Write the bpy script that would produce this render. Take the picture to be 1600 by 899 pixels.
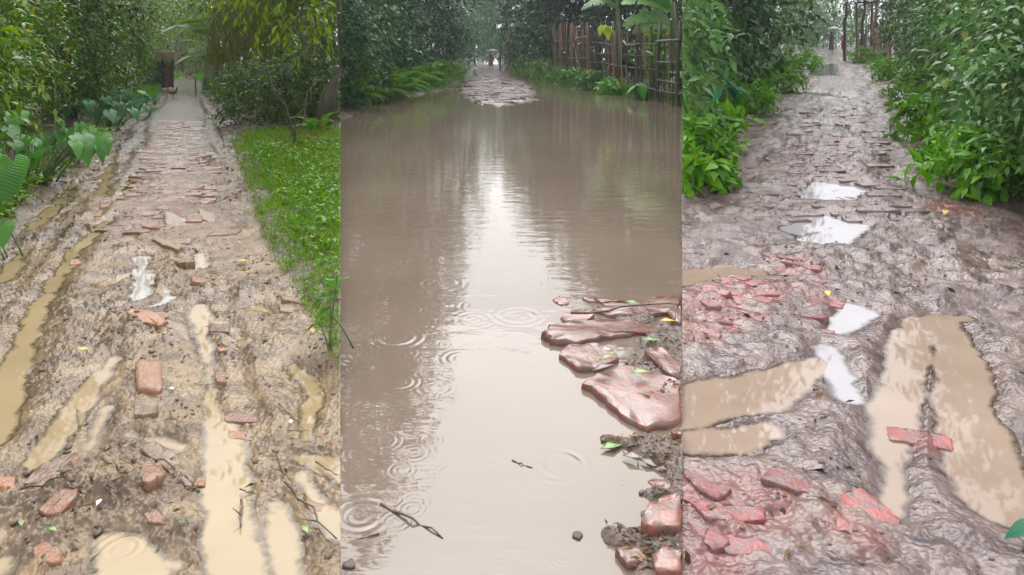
import bpy, bmesh, math, numpy as np
from mathutils import Vector, Matrix
scene = bpy.context.scene
for o in list(bpy.data.objects): bpy.data.objects.remove(o)
col = scene.collection
R = math.radians

# ------------------------------------------------------------------ camera, sky, sun, exposure
F, CX, VH, CH = 1100.0, 800.0, 85.0, 1.5        # focal length and horizon of the picture, camera height (m)
cd = bpy.data.cameras.new('camera'); cam = bpy.data.objects.new('camera', cd); col.objects.link(cam)
cam.location = (0, 0, CH); cam.rotation_euler = (R(90), 0, 0)
cd.sensor_width = 36.0; cd.lens = 36.0 * F / 1600.0; cd.shift_y = -(449.5 - VH) / 1600.0
cd.clip_start = 0.05; cd.clip_end = 3000
scene.camera = cam

SUN_EL, SUN_AZ = 51.0, -2.0
world = bpy.data.worlds.new('World'); scene.world = world; world.use_nodes = True
wn, wl = world.node_tree.nodes, world.node_tree.links
sky = wn.new('ShaderNodeTexSky'); sky.sky_type = 'NISHITA'; sky.sun_disc = False
sky.sun_elevation = R(SUN_EL); sky.sun_rotation = R(SUN_AZ); sky.air_density = 1.0; sky.dust_density = 7.0; sky.ozone_density = 1.0
hs = wn.new('ShaderNodeHueSaturation'); hs.inputs['Saturation'].default_value = 0.06
wl.new(sky.outputs[0], hs.inputs['Color'])
cl = wn.new('ShaderNodeMix'); cl.data_type = 'RGBA'; cl.inputs[0].default_value = .4; cl.inputs[7].default_value = (10.5, 10.6, 11.2, 1)   # even rain cloud over the sky
wl.new(hs.outputs[0], cl.inputs[6])
bg = wn['Background']; wl.new(cl.outputs[2], bg.inputs['Color']); bg.inputs['Strength'].default_value = 0.15
sd = bpy.data.lights.new('sun', 'SUN'); sd.energy = 0.6; sd.angle = R(60); sd.color = (1.0, 0.985, 0.97)
so = bpy.data.objects.new('sun', sd); col.objects.link(so)
az = R(SUN_AZ); el = R(SUN_EL)
sv = Vector((math.sin(az) * math.cos(el), math.cos(az) * math.cos(el), math.sin(el)))
so.rotation_euler = sv.to_track_quat('Z', 'Y').to_euler(); so.location = (0, 0, 30)
vs = scene.view_settings; vs.view_transform = 'Standard'; vs.look = 'None'; vs.exposure = 0.88; vs.gamma = 1.0; vs.use_curve_mapping = False
scene.cycles.use_denoising = True
scene.cycles.max_bounces = 8; scene.cycles.transparent_max_bounces = 8
scene.cycles.diffuse_bounces = 3; scene.cycles.glossy_bounces = 3

# ------------------------------------------------------------------ noise
rng = np.random.default_rng(7)
PERM = rng.permutation(512); PERM = np.concatenate([PERM, PERM, PERM])
GA = rng.uniform(0, 2 * np.pi, 512); GX, GY = np.cos(GA), np.sin(GA)
def perlin(x, y, seed=0):
    x = np.asarray(x, float) + seed * 37.17; y = np.asarray(y, float) + seed * 11.31
    xi = np.floor(x).astype(int); yi = np.floor(y).astype(int); xf = x - xi; yf = y - yi
    xi &= 511; yi &= 511; x1 = (xi + 1) & 511; y1 = (yi + 1) & 511
    def g(a, b, dx, dy):
        h = PERM[PERM[a] + b]; return GX[h] * dx + GY[h] * dy
    u = xf * xf * xf * (xf * (xf * 6 - 15) + 10); v = yf * yf * yf * (yf * (yf * 6 - 15) + 10)
    a = g(xi, yi, xf, yf); b = g(x1, yi, xf - 1, yf); c = g(xi, y1, xf, yf - 1); d = g(x1, y1, xf - 1, yf - 1)
    return ((a + u * (b - a)) * (1 - v) + (c + u * (d - c)) * v) * 1.5
def fbm(x, y, f, o=4, seed=0, gain=0.5):
    s = 0.0; a = 1.0; t = 0.0
    for k in range(o):
        s = s + a * perlin(x * f, y * f, seed + k * 3); t += a; a *= gain; f *= 2.03
    return s / t
def sstep(a, b, x):
    t = np.clip((x - a) / (b - a), 0, 1); return t * t * (3 - 2 * t)

# ------------------------------------------------------------------ where things stand
# three lanes fan out from where the photographer stands; lane 3 climbs gently
SL = 0.03
UB = {1: (-9e3, 532.4), 2: (532.0, 1066.3), 3: (1065.9, 9e3)}
def slope(p, Y): return SL * np.maximum(0, Y - 5.0) if p == 3 else 0.0 * np.asarray(Y, float)
def GY_(v, p):
    v = np.asarray(v, float)
    if p == 3:
        Y = F * CH / (v - VH); Y2 = F * (CH + 5 * SL) / (v - VH + F * SL)
        return np.where(Y2 > 5, Y2, np.where(Y > 0, Y, 200))
    return F * CH / (v - VH)
def G(u, v, p):
    Y = GY_(v, p); return (np.asarray(u, float) - CX) / F * Y, Y
def pxm(Y): return Y / F                         # metres covered by one pixel at that distance
def clampX(P, p, mg=0.0):
    lo, hi = UB[p]; Y = np.maximum(P[..., 1], 0.05)
    P[..., 0] = np.clip(P[..., 0], (lo - CX) / F * Y, (hi - CX) / F * Y); return P
def pts(lst, p): return np.array([[*map(float, G(u, v, p))] for u, v in lst])
def edge(lst, p):
    a = pts(lst, p); i = np.argsort(a[:, 1]); a = a[i]
    return lambda Y: np.interp(Y, a[:, 1], a[:, 0])

# ------------------------------------------------------------------ mesh and material helpers
def mesh_np(name, V, Fc, smooth=True):
    V = np.asarray(V, np.float32).reshape(-1, 3); me = bpy.data.meshes.new(name)
    if isinstance(Fc, np.ndarray) and Fc.ndim == 2:
        n, k = Fc.shape; flat = Fc.reshape(-1).astype(np.int32); ls = np.arange(0, n * k, k, dtype=np.int32); tot = np.full(n, k, np.int32)
    else:
        n = len(Fc); tot = np.array([len(f) for f in Fc], np.int32); flat = np.array([i for f in Fc for i in f], np.int32)
        ls = np.concatenate([[0], np.cumsum(tot)[:-1]]).astype(np.int32)
    me.vertices.add(len(V)); me.vertices.foreach_set('co', V.reshape(-1))
    me.loops.add(len(flat)); me.loops.foreach_set('vertex_index', flat)
    me.polygons.add(n); me.polygons.foreach_set('loop_start', ls)
    if smooth: me.polygons.foreach_set('use_smooth', np.ones(n, bool))
    me.update(calc_edges=True); me.validate(); return me
def tag(o, label=None, cat=None, group=None, kind=None):
    if label: o['label'] = label
    if cat: o['category'] = cat
    if group: o['group'] = group
    if kind: o['kind'] = kind
    return o
def obj(name, me, m=None, parent=None, loc=(0, 0, 0), rot=(0, 0, 0), sc=(1, 1, 1)):
    o = bpy.data.objects.new(name, me); col.objects.link(o)
    if m and not me.materials: me.materials.append(m)
    o.location = loc; o.rotation_euler = rot; o.scale = sc
    if parent: o.parent = parent
    return o
def thing(name, loc, label, cat, group=None, rz=0):
    o = bpy.data.objects.new(name, None); col.objects.link(o); o.location = loc; o.rotation_euler = (0, 0, rz); o.empty_display_size = .1
    return tag(o, label, cat, group)
def join(parts):
    V = []; Fc = []; n = 0
    for v, f in parts:
        v = np.asarray(v, float); V.append(v); Fc += [tuple(i + n for i in q) for q in f]; n += len(v)
    return np.concatenate(V), Fc
def tube(P, r, n=7, cap=True):
    P = np.asarray(P, float); m = len(P); r = np.broadcast_to(np.asarray(r, float), (m,)); V = []; Fc = []
    T = np.gradient(P, axis=0); T /= np.linalg.norm(T, axis=1)[:, None] + 1e-9
    ref = np.array([0.31, 0.95, 0.05]) if abs(T[0][2]) > .6 else np.array([0, 0, 1.0])
    for i in range(m):
        a = np.cross(T[i], ref); a /= np.linalg.norm(a) + 1e-9; b = np.cross(T[i], a)
        for k in range(n):
            t = 2 * np.pi * k / n; V.append(P[i] + r[i] * (a * np.cos(t) + b * np.sin(t)))
    for i in range(m - 1):
        for k in range(n):
            k2 = (k + 1) % n; Fc.append((i * n + k, i * n + k2, (i + 1) * n + k2, (i + 1) * n + k))
    if cap: Fc.append(tuple(range(n - 1, -1, -1))); Fc.append(tuple((m - 1) * n + k for k in range(n)))
    return np.array(V), Fc
def nt(name):
    m = bpy.data.materials.new(name); m.use_nodes = True; n = m.node_tree.nodes; return m, n, m.node_tree.links, n['Principled BSDF']
def ramp(n, stops):
    r = n.new('ShaderNodeValToRGB'); e = r.color_ramp.elements
    while len(e) < len(stops): e.new(0.5)
    for x, (pos, c) in zip(e, stops): x.position = pos; x.color = (*c, 1)
    return r
def noise_tex(n, l, scale, detail=5, rough=.6, coord='Object', stretch=None):
    tc = n.new('ShaderNodeTexCoord'); t = n.new('ShaderNodeTexNoise'); t.inputs['Scale'].default_value = scale
    t.inputs['Detail'].default_value = detail; t.inputs['Roughness'].default_value = rough
    src = tc.outputs[coord]
    if stretch:
        mp = n.new('ShaderNodeMapping'); mp.inputs['Scale'].default_value = stretch; l.new(src, mp.inputs['Vector']); src = mp.outputs[0]
    l.new(src, t.inputs['Vector']); return t
def bump(n, l, b, src, strength=.4, dist=.01):
    x = n.new('ShaderNodeBump'); x.inputs['Strength'].default_value = strength; x.inputs['Distance'].default_value = dist
    l.new(src, x.inputs['Height']); l.new(x.outputs[0], b.inputs['Normal']); return x
def simple(name, c1, c2, scale=20, rough=.6, bs=.4, bd=.005, stretch=None, spec=.5, metal=0.0):
    m, n, l, b = nt(name); t = noise_tex(n, l, scale, stretch=stretch); r = ramp(n, [(.3, c1), (.7, c2)])
    l.new(t.outputs['Fac'], r.inputs[0]); l.new(r.outputs[0], b.inputs['Base Color'])
    b.inputs['Roughness'].default_value = rough; b.inputs['Specular IOR Level'].default_value = spec; b.inputs['Metallic'].default_value = metal
    bump(n, l, b, t.outputs['Fac'], bs, bd); return m
def leafmat(name, cols, rough=.38, trans=.38, spec=.26):
    m, n, l, b = nt(name); g = n.new('ShaderNodeNewGeometry'); oi = n.new('ShaderNodeObjectInfo')
    k = len(cols); r = ramp(n, [(i / (k - 1) * .955, c) for i, c in enumerate(cols)] + [(.985, (cols[-1][0] * 1.7, cols[-1][1] * 1.05, cols[-1][2]))]); l.new(g.outputs['Random Per Island'], r.inputs[0])
    hv = n.new('ShaderNodeHueSaturation'); mr = n.new('ShaderNodeMapRange'); mr.inputs[3].default_value = .8; mr.inputs[4].default_value = 1.35
    hv.inputs['Saturation'].default_value = 1.28
    l.new(oi.outputs['Random'], mr.inputs[0]); l.new(mr.outputs[0], hv.inputs['Value']); l.new(r.outputs[0], hv.inputs['Color'])
    l.new(hv.outputs[0], b.inputs['Base Color']); b.inputs['Roughness'].default_value = rough; b.inputs['Specular IOR Level'].default_value = spec
    tr = n.new('ShaderNodeBsdfTranslucent'); l.new(hv.outputs[0], tr.inputs['Color'])
    mx = n.new('ShaderNodeMixShader'); mx.inputs[0].default_value = trans; l.new(b.outputs[0], mx.inputs[1]); l.new(tr.outputs[0], mx.inputs[2])
    l.new(mx.outputs[0], n['Material Output'].inputs['Surface']); return m
def mudmat(name, rough_wet=.22, rough_dry=.6, grain=60, gb=.75, spec=.27, wetscale=2.5):
    m, n, l, b = nt(name); at = n.new('ShaderNodeVertexColor'); at.layer_name = 'col'
    t = noise_tex(n, l, grain, 7, .65); t2 = noise_tex(n, l, 7, 6, .6); t3 = noise_tex(n, l, wetscale, 4, .55)
    r = ramp(n, [(.25, (.55, .53, .5)), (.55, (1, 1, 1)), (.8, (1.25, 1.22, 1.2))]); l.new(t2.outputs['Fac'], r.inputs[0])
    mx = n.new('ShaderNodeMix'); mx.data_type = 'RGBA'; mx.blend_type = 'MULTIPLY'; mx.inputs[0].default_value = .8
    l.new(at.outputs[0], mx.inputs[6]); l.new(r.outputs[0], mx.inputs[7])
    r2 = ramp(n, [(.3, (.72, .7, .68)), (.6, (1.1, 1.1, 1.1))]); l.new(t.outputs['Fac'], r2.inputs[0])
    mx2 = n.new('ShaderNodeMix'); mx2.data_type = 'RGBA'; mx2.blend_type = 'MULTIPLY'; mx2.inputs[0].default_value = .7
    l.new(mx.outputs[2], mx2.inputs[6]); l.new(r2.outputs[0], mx2.inputs[7]); l.new(mx2.outputs[2], b.inputs['Base Color'])
    mr = n.new('ShaderNodeMapRange'); mr.inputs[1].default_value = .38; mr.inputs[2].default_value = .6
    mr.inputs[3].default_value = rough_wet; mr.inputs[4].default_value = rough_dry
    wt = n.new('ShaderNodeMath'); wt.operation = 'SUBTRACT'; l.new(t3.outputs['Fac'], wt.inputs[0]); ws = n.new('ShaderNodeMath'); ws.operation = 'MULTIPLY'; ws.inputs[1].default_value = .35; l.new(at.outputs['Alpha'], ws.inputs[0]); l.new(ws.outputs[0], wt.inputs[1])
    l.new(wt.outputs[0], mr.inputs[0]); l.new(mr.outputs[0], b.inputs['Roughness']); b.inputs['Specular IOR Level'].default_value = spec
    ad = n.new('ShaderNodeMath'); ad.operation = 'ADD'; l.new(t.outputs['Fac'], ad.inputs[0]); l.new(t2.outputs['Fac'], ad.inputs[1])
    vo = n.new('ShaderNodeTexVoronoi'); vo.inputs['Scale'].default_value = 55; l.new(n['Texture Coordinate'].outputs['Object'], vo.inputs['Vector'])
    ad2 = n.new('ShaderNodeMath'); ad2.operation = 'SUBTRACT'; l.new(ad.outputs[0], ad2.inputs[0]); l.new(vo.outputs['Distance'], ad2.inputs[1])
    bump(n, l, b, ad2.outputs[0], gb, .014); return m
def watermat(name, c1, c2, rough=.03, scale=1.2, wave=(3, 14, 1), wb=.06, wd=.02, ior=1.38):
    m, n, l, b = nt(name); t = noise_tex(n, l, scale, 4, .55); r = ramp(n, [(.35, c1), (.65, c2)])
    l.new(t.outputs['Fac'], r.inputs[0]); l.new(r.outputs[0], b.inputs['Base Color'])
    b.inputs['Roughness'].default_value = rough; b.inputs['IOR'].default_value = ior
    w = noise_tex(n, l, 1.0, 3, .5, stretch=wave); bump(n, l, b, w.outputs['Fac'], wb, wd); return m
def puddlemat(name, c1, c2, ior=1.36):
    m, n, l, b = nt(name); n.remove(b); t = noise_tex(n, l, 1.6, 4, .6); r = ramp(n, [(.35, c1), (.65, c2)]); l.new(t.outputs['Fac'], r.inputs[0])
    w = noise_tex(n, l, 1.0, 3, .5, stretch=(6, 6, 1)); bp = n.new('ShaderNodeBump'); bp.inputs['Strength'].default_value = .03; bp.inputs['Distance'].default_value = .01; l.new(w.outputs['Fac'], bp.inputs['Height'])
    di = n.new('ShaderNodeBsdfDiffuse'); l.new(r.outputs[0], di.inputs['Color']); tp = n.new('ShaderNodeBsdfTransparent'); tp.inputs['Color'].default_value = (.96, .94, .9, 1)
    at = n.new('ShaderNodeVertexColor'); at.layer_name = 'col'; m1 = n.new('ShaderNodeMixShader'); l.new(at.outputs['Color'], m1.inputs[0]); l.new(tp.outputs[0], m1.inputs[1]); l.new(di.outputs[0], m1.inputs[2])
    gl = n.new('ShaderNodeBsdfGlossy'); gl.inputs['Roughness'].default_value = .03; l.new(bp.outputs[0], gl.inputs['Normal']); fr = n.new('ShaderNodeFresnel'); fr.inputs['IOR'].default_value = ior; l.new(bp.outputs[0], fr.inputs['Normal'])
    m2 = n.new('ShaderNodeMixShader'); l.new(fr.outputs[0], m2.inputs[0]); l.new(m1.outputs[0], m2.inputs[1]); l.new(gl.outputs[0], m2.inputs[2]); l.new(m2.outputs[0], n['Material Output'].inputs['Surface']); return m
def brickmat(name, c1, c2, mudc, mud=.5, rough=.3, bs=.6, bd=.010):
    m, n, l, b = nt(name); oi = n.new('ShaderNodeObjectInfo'); t = noise_tex(n, l, 14, 6, .65); t2 = noise_tex(n, l, 60, 5, .6)
    r = ramp(n, [(.3, c1), (.7, c2)]); l.new(t2.outputs['Fac'], r.inputs[0])
    hv = n.new('ShaderNodeHueSaturation'); mr = n.new('ShaderNodeMapRange'); mr.inputs[3].default_value = .65; mr.inputs[4].default_value = 1.2
    l.new(oi.outputs['Random'], mr.inputs[0]); l.new(mr.outputs[0], hv.inputs['Value']); l.new(r.outputs[0], hv.inputs['Color'])
    k = ramp(n, [(mud - .1, (1, 1, 1)), (mud + .08, (0, 0, 0))]); l.new(t.outputs['Fac'], k.inputs[0])
    mx = n.new('ShaderNodeMix'); mx.data_type = 'RGBA'; l.new(k.outputs[0], mx.inputs[0]); l.new(hv.outputs[0], mx.inputs[6]); mx.inputs[7].default_value = (*mudc, 1)
    l.new(mx.outputs[2], b.inputs['Base Color']); b.inputs['Roughness'].default_value = rough
    ad = n.new('ShaderNodeMath'); ad.operation = 'ADD'; l.new(t.outputs['Fac'], ad.inputs[0]); l.new(t2.outputs['Fac'], ad.inputs[1])
    bump(n, l, b, ad.outputs[0], bs, bd); return m

M = {}
M['mud1'] = mudmat('tan_mud', .2, .46, 55, .34, .34)
M['mud2'] = mudmat('flooded_mud', .15, .4, 60, .5)
M['mud3'] = mudmat('mauve_mud', .14, .55, 45, .3, .38, 1.8)
M['soil'] = simple('dark_soil', (.03, .022, .012), (.07, .05, .03), 8, .8)
M['pud1'] = puddlemat('milky_tan_water', (.26, .195, .108), (.31, .232, .13), 1.38)
M['pud1w'] = puddlemat('sky_pale_grey_water', (.30, .27, .23), (.34, .31, .265), 1.5)  # paler diffuse colour stands in for sky mirrored in the white pools
M['pud3w'] = puddlemat('sky_pale_mauve_water', (.27, .25, .26), (.31, .29, .30), 1.5)  # sky reflection painted into the base colour of the churned lane's white pools
M['pud3'] = puddlemat('milky_brown_water', (.25, .185, .14), (.29, .215, .165), 1.42)
M['flood'] = watermat('brown_flood_water', (.14, .106, .078), (.17, .129, .098), .03, .5, (3.2, 7, 1), .10, .03)
M['brick1'] = brickmat('muddy_brick', (.16, .075, .048), (.24, .115, .072), (.19, .135, .09), .47, .24)
M['brick1o'] = brickmat('orange_brick', (.23, .095, .048), (.32, .14, .075), (.22, .16, .10), .45, .32)
M['brick1b'] = brickmat('brown_brick', (.15, .09, .05), (.23, .14, .08), (.22, .17, .11), .5, .35)
M['brick2'] = brickmat('wet_red_brick', (.17, .06, .042), (.25, .095, .066), (.14, .10, .08), .48, .22, .35, .005)
M['brick2p'] = brickmat('wet_dark_paving', (.12, .065, .055), (.2, .10, .085), (.09, .06, .055), .5, .16)
M['brick3'] = brickmat('wet_crimson_brick', (.23, .055, .048), (.32, .08, .07), (.16, .11, .1), .5, .36, .6, .008)
M['brick3p'] = brickmat('wet_pink_paving', (.15, .09, .085), (.2, .115, .108), (.15, .11, .11), .5, .18)
M['leaf1'] = leafmat('hedge_leaf', [(.03, .075, .012), (.055, .13, .018), (.085, .175, .025), (.13, .225, .035), (.18, .25, .045)], .36)
M['leaf1d'] = leafmat('dark_shaded_leaf', [(.018, .04, .01), (.03, .062, .012), (.045, .085, .016), (.07, .11, .02)], .4)  # dark bush green; also puts the shade of trees behind into leaf colour
M['leaf1y'] = leafmat('yellow_green_leaf', [(.09, .15, .02), (.14, .21, .03), (.19, .25, .04)], .4, .35)
M['leaf1p'] = leafmat('haze_pale_leaf', [(.08, .115, .035), (.11, .15, .05), (.15, .185, .07)], .5, .35)  # distance haze put into the leaf colour as paleness
M['weep'] = leafmat('bamboo_leaf', [(.06, .085, .018), (.09, .12, .025), (.14, .155, .035), (.17, .15, .05)], .45, .3)
M['leaf2'] = leafmat('blue_green_leaf', [(.02, .05, .026), (.032, .075, .035), (.05, .105, .045), (.085, .15, .06)], .34)
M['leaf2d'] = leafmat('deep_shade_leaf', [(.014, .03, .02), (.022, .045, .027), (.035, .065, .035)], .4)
M['leaf2f'] = leafmat('haze_grey_green_leaf', [(.05, .095, .055), (.075, .13, .075), (.10, .165, .095)], .45, .32)  # far trees greyed in colour, haze painted in
M['fern'] = leafmat('fern_green', [(.09, .19, .05), (.12, .24, .06), (.16, .29, .08)], .45, .35)
M['leaf3'] = leafmat('fresh_green_leaf', [(.05, .092, .042), (.075, .14, .055), (.105, .18, .075), (.14, .225, .095)], .34)
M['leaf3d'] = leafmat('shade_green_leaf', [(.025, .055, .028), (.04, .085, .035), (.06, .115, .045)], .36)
M['leaf3g'] = leafmat('bright_verge_leaf', [(.09, .2, .04), (.12, .25, .05), (.16, .3, .07)], .4, .35)
def veined(m, k=46, dark=.72):
    n, l = m.node_tree.nodes, m.node_tree.links; b = n['Principled BSDF']; tc = n.new('ShaderNodeTexCoord'); sp = n.new('ShaderNodeSeparateXYZ'); l.new(tc.outputs['Object'], sp.inputs[0])
    def mt(op, a, c=None):
        x = n.new('ShaderNodeMath'); x.operation = op
        for i_, q_ in enumerate((a, c)):
            if q_ is None: continue
            if isinstance(q_, (int, float)): x.inputs[i_].default_value = q_
            else: l.new(q_, x.inputs[i_])
        return x.outputs[0]
    ay = mt('ABSOLUTE', sp.outputs[1]); w = mt('SINE', mt('MULTIPLY', mt('SUBTRACT', sp.outputs[0], mt('MULTIPLY', ay, .8)), k)); mid = mt('GREATER_THAN', ay, .012)
    v_ = mt('MULTIPLY', mt('POWER', mt('ABSOLUTE', w), .35), mid); bp = n.new('ShaderNodeBump'); bp.inputs['Strength'].default_value = .3; bp.inputs['Distance'].default_value = .02; l.new(v_, bp.inputs['Height']); l.new(bp.outputs[0], b.inputs['Normal'])
    src = b.inputs['Base Color'].links[0].from_socket; nz = n.new('ShaderNodeTexNoise'); nz.inputs['Scale'].default_value = 6; l.new(tc.outputs['Object'], nz.inputs['Vector'])
    hv2 = n.new('ShaderNodeHueSaturation'); mr2 = n.new('ShaderNodeMapRange'); mr2.inputs[3].default_value = 1.08; mr2.inputs[4].default_value = .94; l.new(mt('MULTIPLY', v_, mt('ADD', nz.outputs['Fac'], .5)), mr2.inputs[0]); l.new(mr2.outputs[0], hv2.inputs['Value']); l.new(src, hv2.inputs['Color']); l.new(hv2.outputs[0], b.inputs['Base Color']); return m
M['taro'] = leafmat('taro_leaf', [(.085, .19, .055), (.10, .215, .065)], .34, .25)
M['tarod'] = leafmat('dark_taro_leaf', [(.045, .115, .045), (.055, .135, .052)], .36, .25)
M['taro3'] = leafmat('teal_taro_leaf', [(.035, .13, .075), (.045, .15, .085)], .36, .25)
M['banana'] = leafmat('banana_leaf', [(.15, .28, .1), (.19, .33, .13)], .3, .42)
M['lime'] = leafmat('lime_leaf', [(.28, .38, .06), (.33, .42, .08)], .4, .4)
for k_ in ('taro', 'tarod', 'taro3', 'lime'): veined(M[k_], 30)
veined(M['banana'], 90)
M['grass'] = leafmat('grass_blade', [(.085, .17, .03), (.12, .235, .04), (.155, .28, .055), (.17, .24, .06)], .45, .35)
M['straw'] = leafmat('straw', [(.25, .17, .06), (.34, .24, .09), (.2, .13, .05)], .6, .2)
M['litter'] = leafmat('dead_leaf', [(.035, .022, .014), (.06, .035, .02), (.10, .055, .03), (.16, .10, .05)], .5, .05)
M['brownleaf'] = leafmat('hanging_dead_leaf', [(.22, .10, .04), (.3, .16, .07)], .6, .25)
M['bark'] = simple('bark', (.05, .038, .024), (.12, .095, .06), 14, .7, .8, .02, (1, 1, .25))
M['barkm'] = simple('mossy_bark', (.03, .03, .015), (.075, .065, .035), 12, .7, .9, .02, (1, 1, .3))
M['barkp'] = simple('pale_bark', (.16, .14, .11), (.28, .25, .2), 10, .7, .6, .01, (1, 1, .25))
M['bamboo'] = simple('brown_bamboo', (.17, .09, .055), (.32, .19, .12), 18, .5, .4, .006, (1, 1, .2))
M['bamdark'] = simple('dark_bamboo', (.025, .022, .018), (.08, .06, .045), 18, .5, .4, .006, (1, 1, .2))
M['bampale'] = simple('pale_bamboo', (.3, .25, .2), (.42, .36, .3), 10, .5, .3, .004)
M['stem'] = simple('green_stem', (.06, .1, .03), (.11, .17, .05), 8, .5, .3, .004)
M['twig'] = simple('wet_twig', (.04, .028, .02), (.12, .085, .06), 30, .35, .5, .004)
M['tin'] = simple('tin_roof', (.16, .18, .19), (.25, .27, .28), 6, .35, .2, .004, metal=.3)
M['shed'] = simple('shadow_dark_boards', (.018, .016, .016), (.045, .038, .035), 12, .7, .5, .008, (6, 6, .5))  # near-black: the shadow on the shed is put into its board colour
M['redpost'] = simple('red_cloth', (.14, .02, .018), (.22, .04, .03), 20, .7)
M['thatch'] = simple('thatch', (.25, .19, .12), (.42, .34, .23), 25, .8, .8, .02, (1, 1, .2))
M['blue'] = simple('blue_sheet', (.02, .035, .07), (.05, .075, .13), 10, .5)
M['skin'] = simple('skin', (.16, .085, .05), (.2, .11, .07), 10, .5)
M['clred'] = simple('dark_red_cloth', (.16, .03, .04), (.24, .05, .06), 20, .8)
M['clpink'] = simple('red_cloth_bright', (.45, .05, .09), (.55, .08, .12), 20, .8)
M['cldark'] = simple('dark_cloth', (.02, .02, .025), (.05, .05, .06), 20, .8)
M['hair'] = simple('black_hair', (.01, .008, .007), (.02, .016, .014), 40, .5)
M['umb'] = simple('grey_umbrella', (.28, .3, .32), (.38, .4, .43), 6, .5)
M['hen'] = simple('hen_feather', (.10, .045, .02), (.22, .11, .05), 40, .7)
M['comb'] = simple('hen_comb', (.4, .03, .02), (.5, .05, .03), 20, .5)
M['yleaf'] = simple('yellow_fallen_leaf', (.38, .27, .03), (.5, .37, .05), 20, .4, .2)
M['gleaf'] = simple('green_fallen_leaf', (.10, .2, .05), (.2, .32, .09), 25, .3, .2)
M['dleaf'] = simple('dark_fallen_leaf', (.03, .045, .02), (.06, .09, .035), 25, .3, .2)
M['bleaf'] = simple('brown_fallen_leaf', (.14, .10, .09), (.24, .18, .16), 25, .3, .2)
M['rleaf'] = simple('red_scrap', (.5, .06, .04), (.62, .12, .06), 25, .4, .2)
M['wscrap'] = simple('white_scrap', (.65, .65, .66), (.8, .8, .8), 20, .5, .2)
M['clod1'] = simple('dark_mud_crumb', (.06, .043, .03), (.17, .125, .08), 9, .5, .6, .006, spec=.3)
M['clod3'] = simple('mauve_mud_crumb', (.08, .058, .056), (.16, .115, .11), 9, .35, .6, .006, spec=.35)
M['stone'] = simple('dark_pebble', (.06, .048, .042), (.15, .115, .1), 25, .25, .5, .004)

# ------------------------------------------------------------------ lane terrain
def segdist(X, Y, P, W):
    """signed distance (m) to a chain of capsules, negative inside"""
    d = np.full(X.shape, 1e3)
    if len(P) == 1:
        return np.hypot(X - P[0, 0], Y - P[0, 1]) - W[0]
    for a, b, wa, wb in zip(P[:-1], P[1:], W[:-1], W[1:]):
        e = b - a; t = np.clip(((X - a[0]) * e[0] + (Y - a[1]) * e[1]) / (e @ e + 1e-9), 0, 1)
        d = np.minimum(d, np.hypot(X - a[0] - t * e[0], Y - a[1] - t * e[1]) - (wa + t * (wb - wa)))
    return d
def chain(lst, p):                                # (u, v, width in picture) along the middle of a puddle
    P = pts([(u, v) for u, v, w in lst], p); W = np.array([w * .5 * pxm(float(GY_(v, p))) for u, v, w in lst]); return P, W

PUD1 = [
 ('long wheel rut', [(168, 345, 14), (140, 372, 17), (112, 400, 20), (85, 440, 22), (62, 480, 26), (42, 525, 32), (22, 575, 42), (8, 630, 50), (-12, 690, 50)]),
 ('edge rut', [(108, 288, 10), (92, 318, 18), (70, 342, 20), (48, 358, 16)]), ('edge rut', [(38, 392, 14), (22, 412, 20), (0, 440, 24)]),
 ('rut', [(174, 256, 8), (167, 280, 17), (157, 306, 22)]), ('rut', [(213, 272, 7), (204, 292, 9), (193, 312, 12)]), ('rut', [(104, 330, 8), (92, 345, 10)]),
 ('pool', [(165, 445, 24), (190, 432, 26), (200, 428, 14)]), ('pool', [(202, 366, 14), (208, 378, 18)]),
 ('white pool', [(217, 405, 20), (223, 430, 24), (222, 455, 26), (216, 470, 18)]), ('white pool', [(258, 450, 8), (264, 466, 14), (250, 476, 12), (228, 480, 7)]),
 ('pool', [(313, 398, 18), (313, 418, 22)]), ('pool', [(278, 268, 22), (294, 268, 16)]), ('pool', [(322, 300, 10), (326, 318, 12)]), ('pool', [(325, 245, 12), (322, 258, 14)]),
 ('centre rut', [(312, 478, 22), (313, 500, 26), (318, 525, 20), (324, 560, 14), (328, 600, 20), (333, 640, 24), (345, 680, 50), (352, 720, 60), (352, 760, 66), (350, 800, 66), (358, 850, 84), (372, 905, 96), (380, 990, 100)]),
 ('slanting pool', [(178, 562, 16), (158, 585, 30), (132, 620, 38), (108, 655, 42), (82, 695, 44), (55, 725, 26)]), ('pool', [(165, 640, 22), (152, 672, 28), (140, 700, 18)]),
 ('pool', [(200, 680, 14), (240, 690, 22), (285, 700, 18)]),
 ('side rut', [(455, 572, 18), (478, 592, 24), (492, 618, 22), (482, 650, 22), (478, 685, 24)]), ('side pool', [(455, 712, 24), (500, 722, 34), (540, 745, 50)]), ('side pool', [(470, 745, 20), (505, 800, 34), (530, 830, 40)]),
 ('side rut', [(432, 790, 30), (440, 830, 40), (448, 870, 46), (455, 920, 56)]), ('ripple pool', [(170, 850, 50), (195, 862, 78), (205, 900, 110), (215, 960, 130)]), ('ripple pool', [(240, 880, 30), (278, 885, 26)]),
 ('corner pool', [(0, 880, 24), (-20, 905, 40)]), ('pool', [(345, 505, 14), (375, 530, 14)]), ('pool', [(395, 480, 20), (425, 490, 12)]), ('pool', [(375, 420, 8), (395, 430, 8)]),
]
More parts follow.
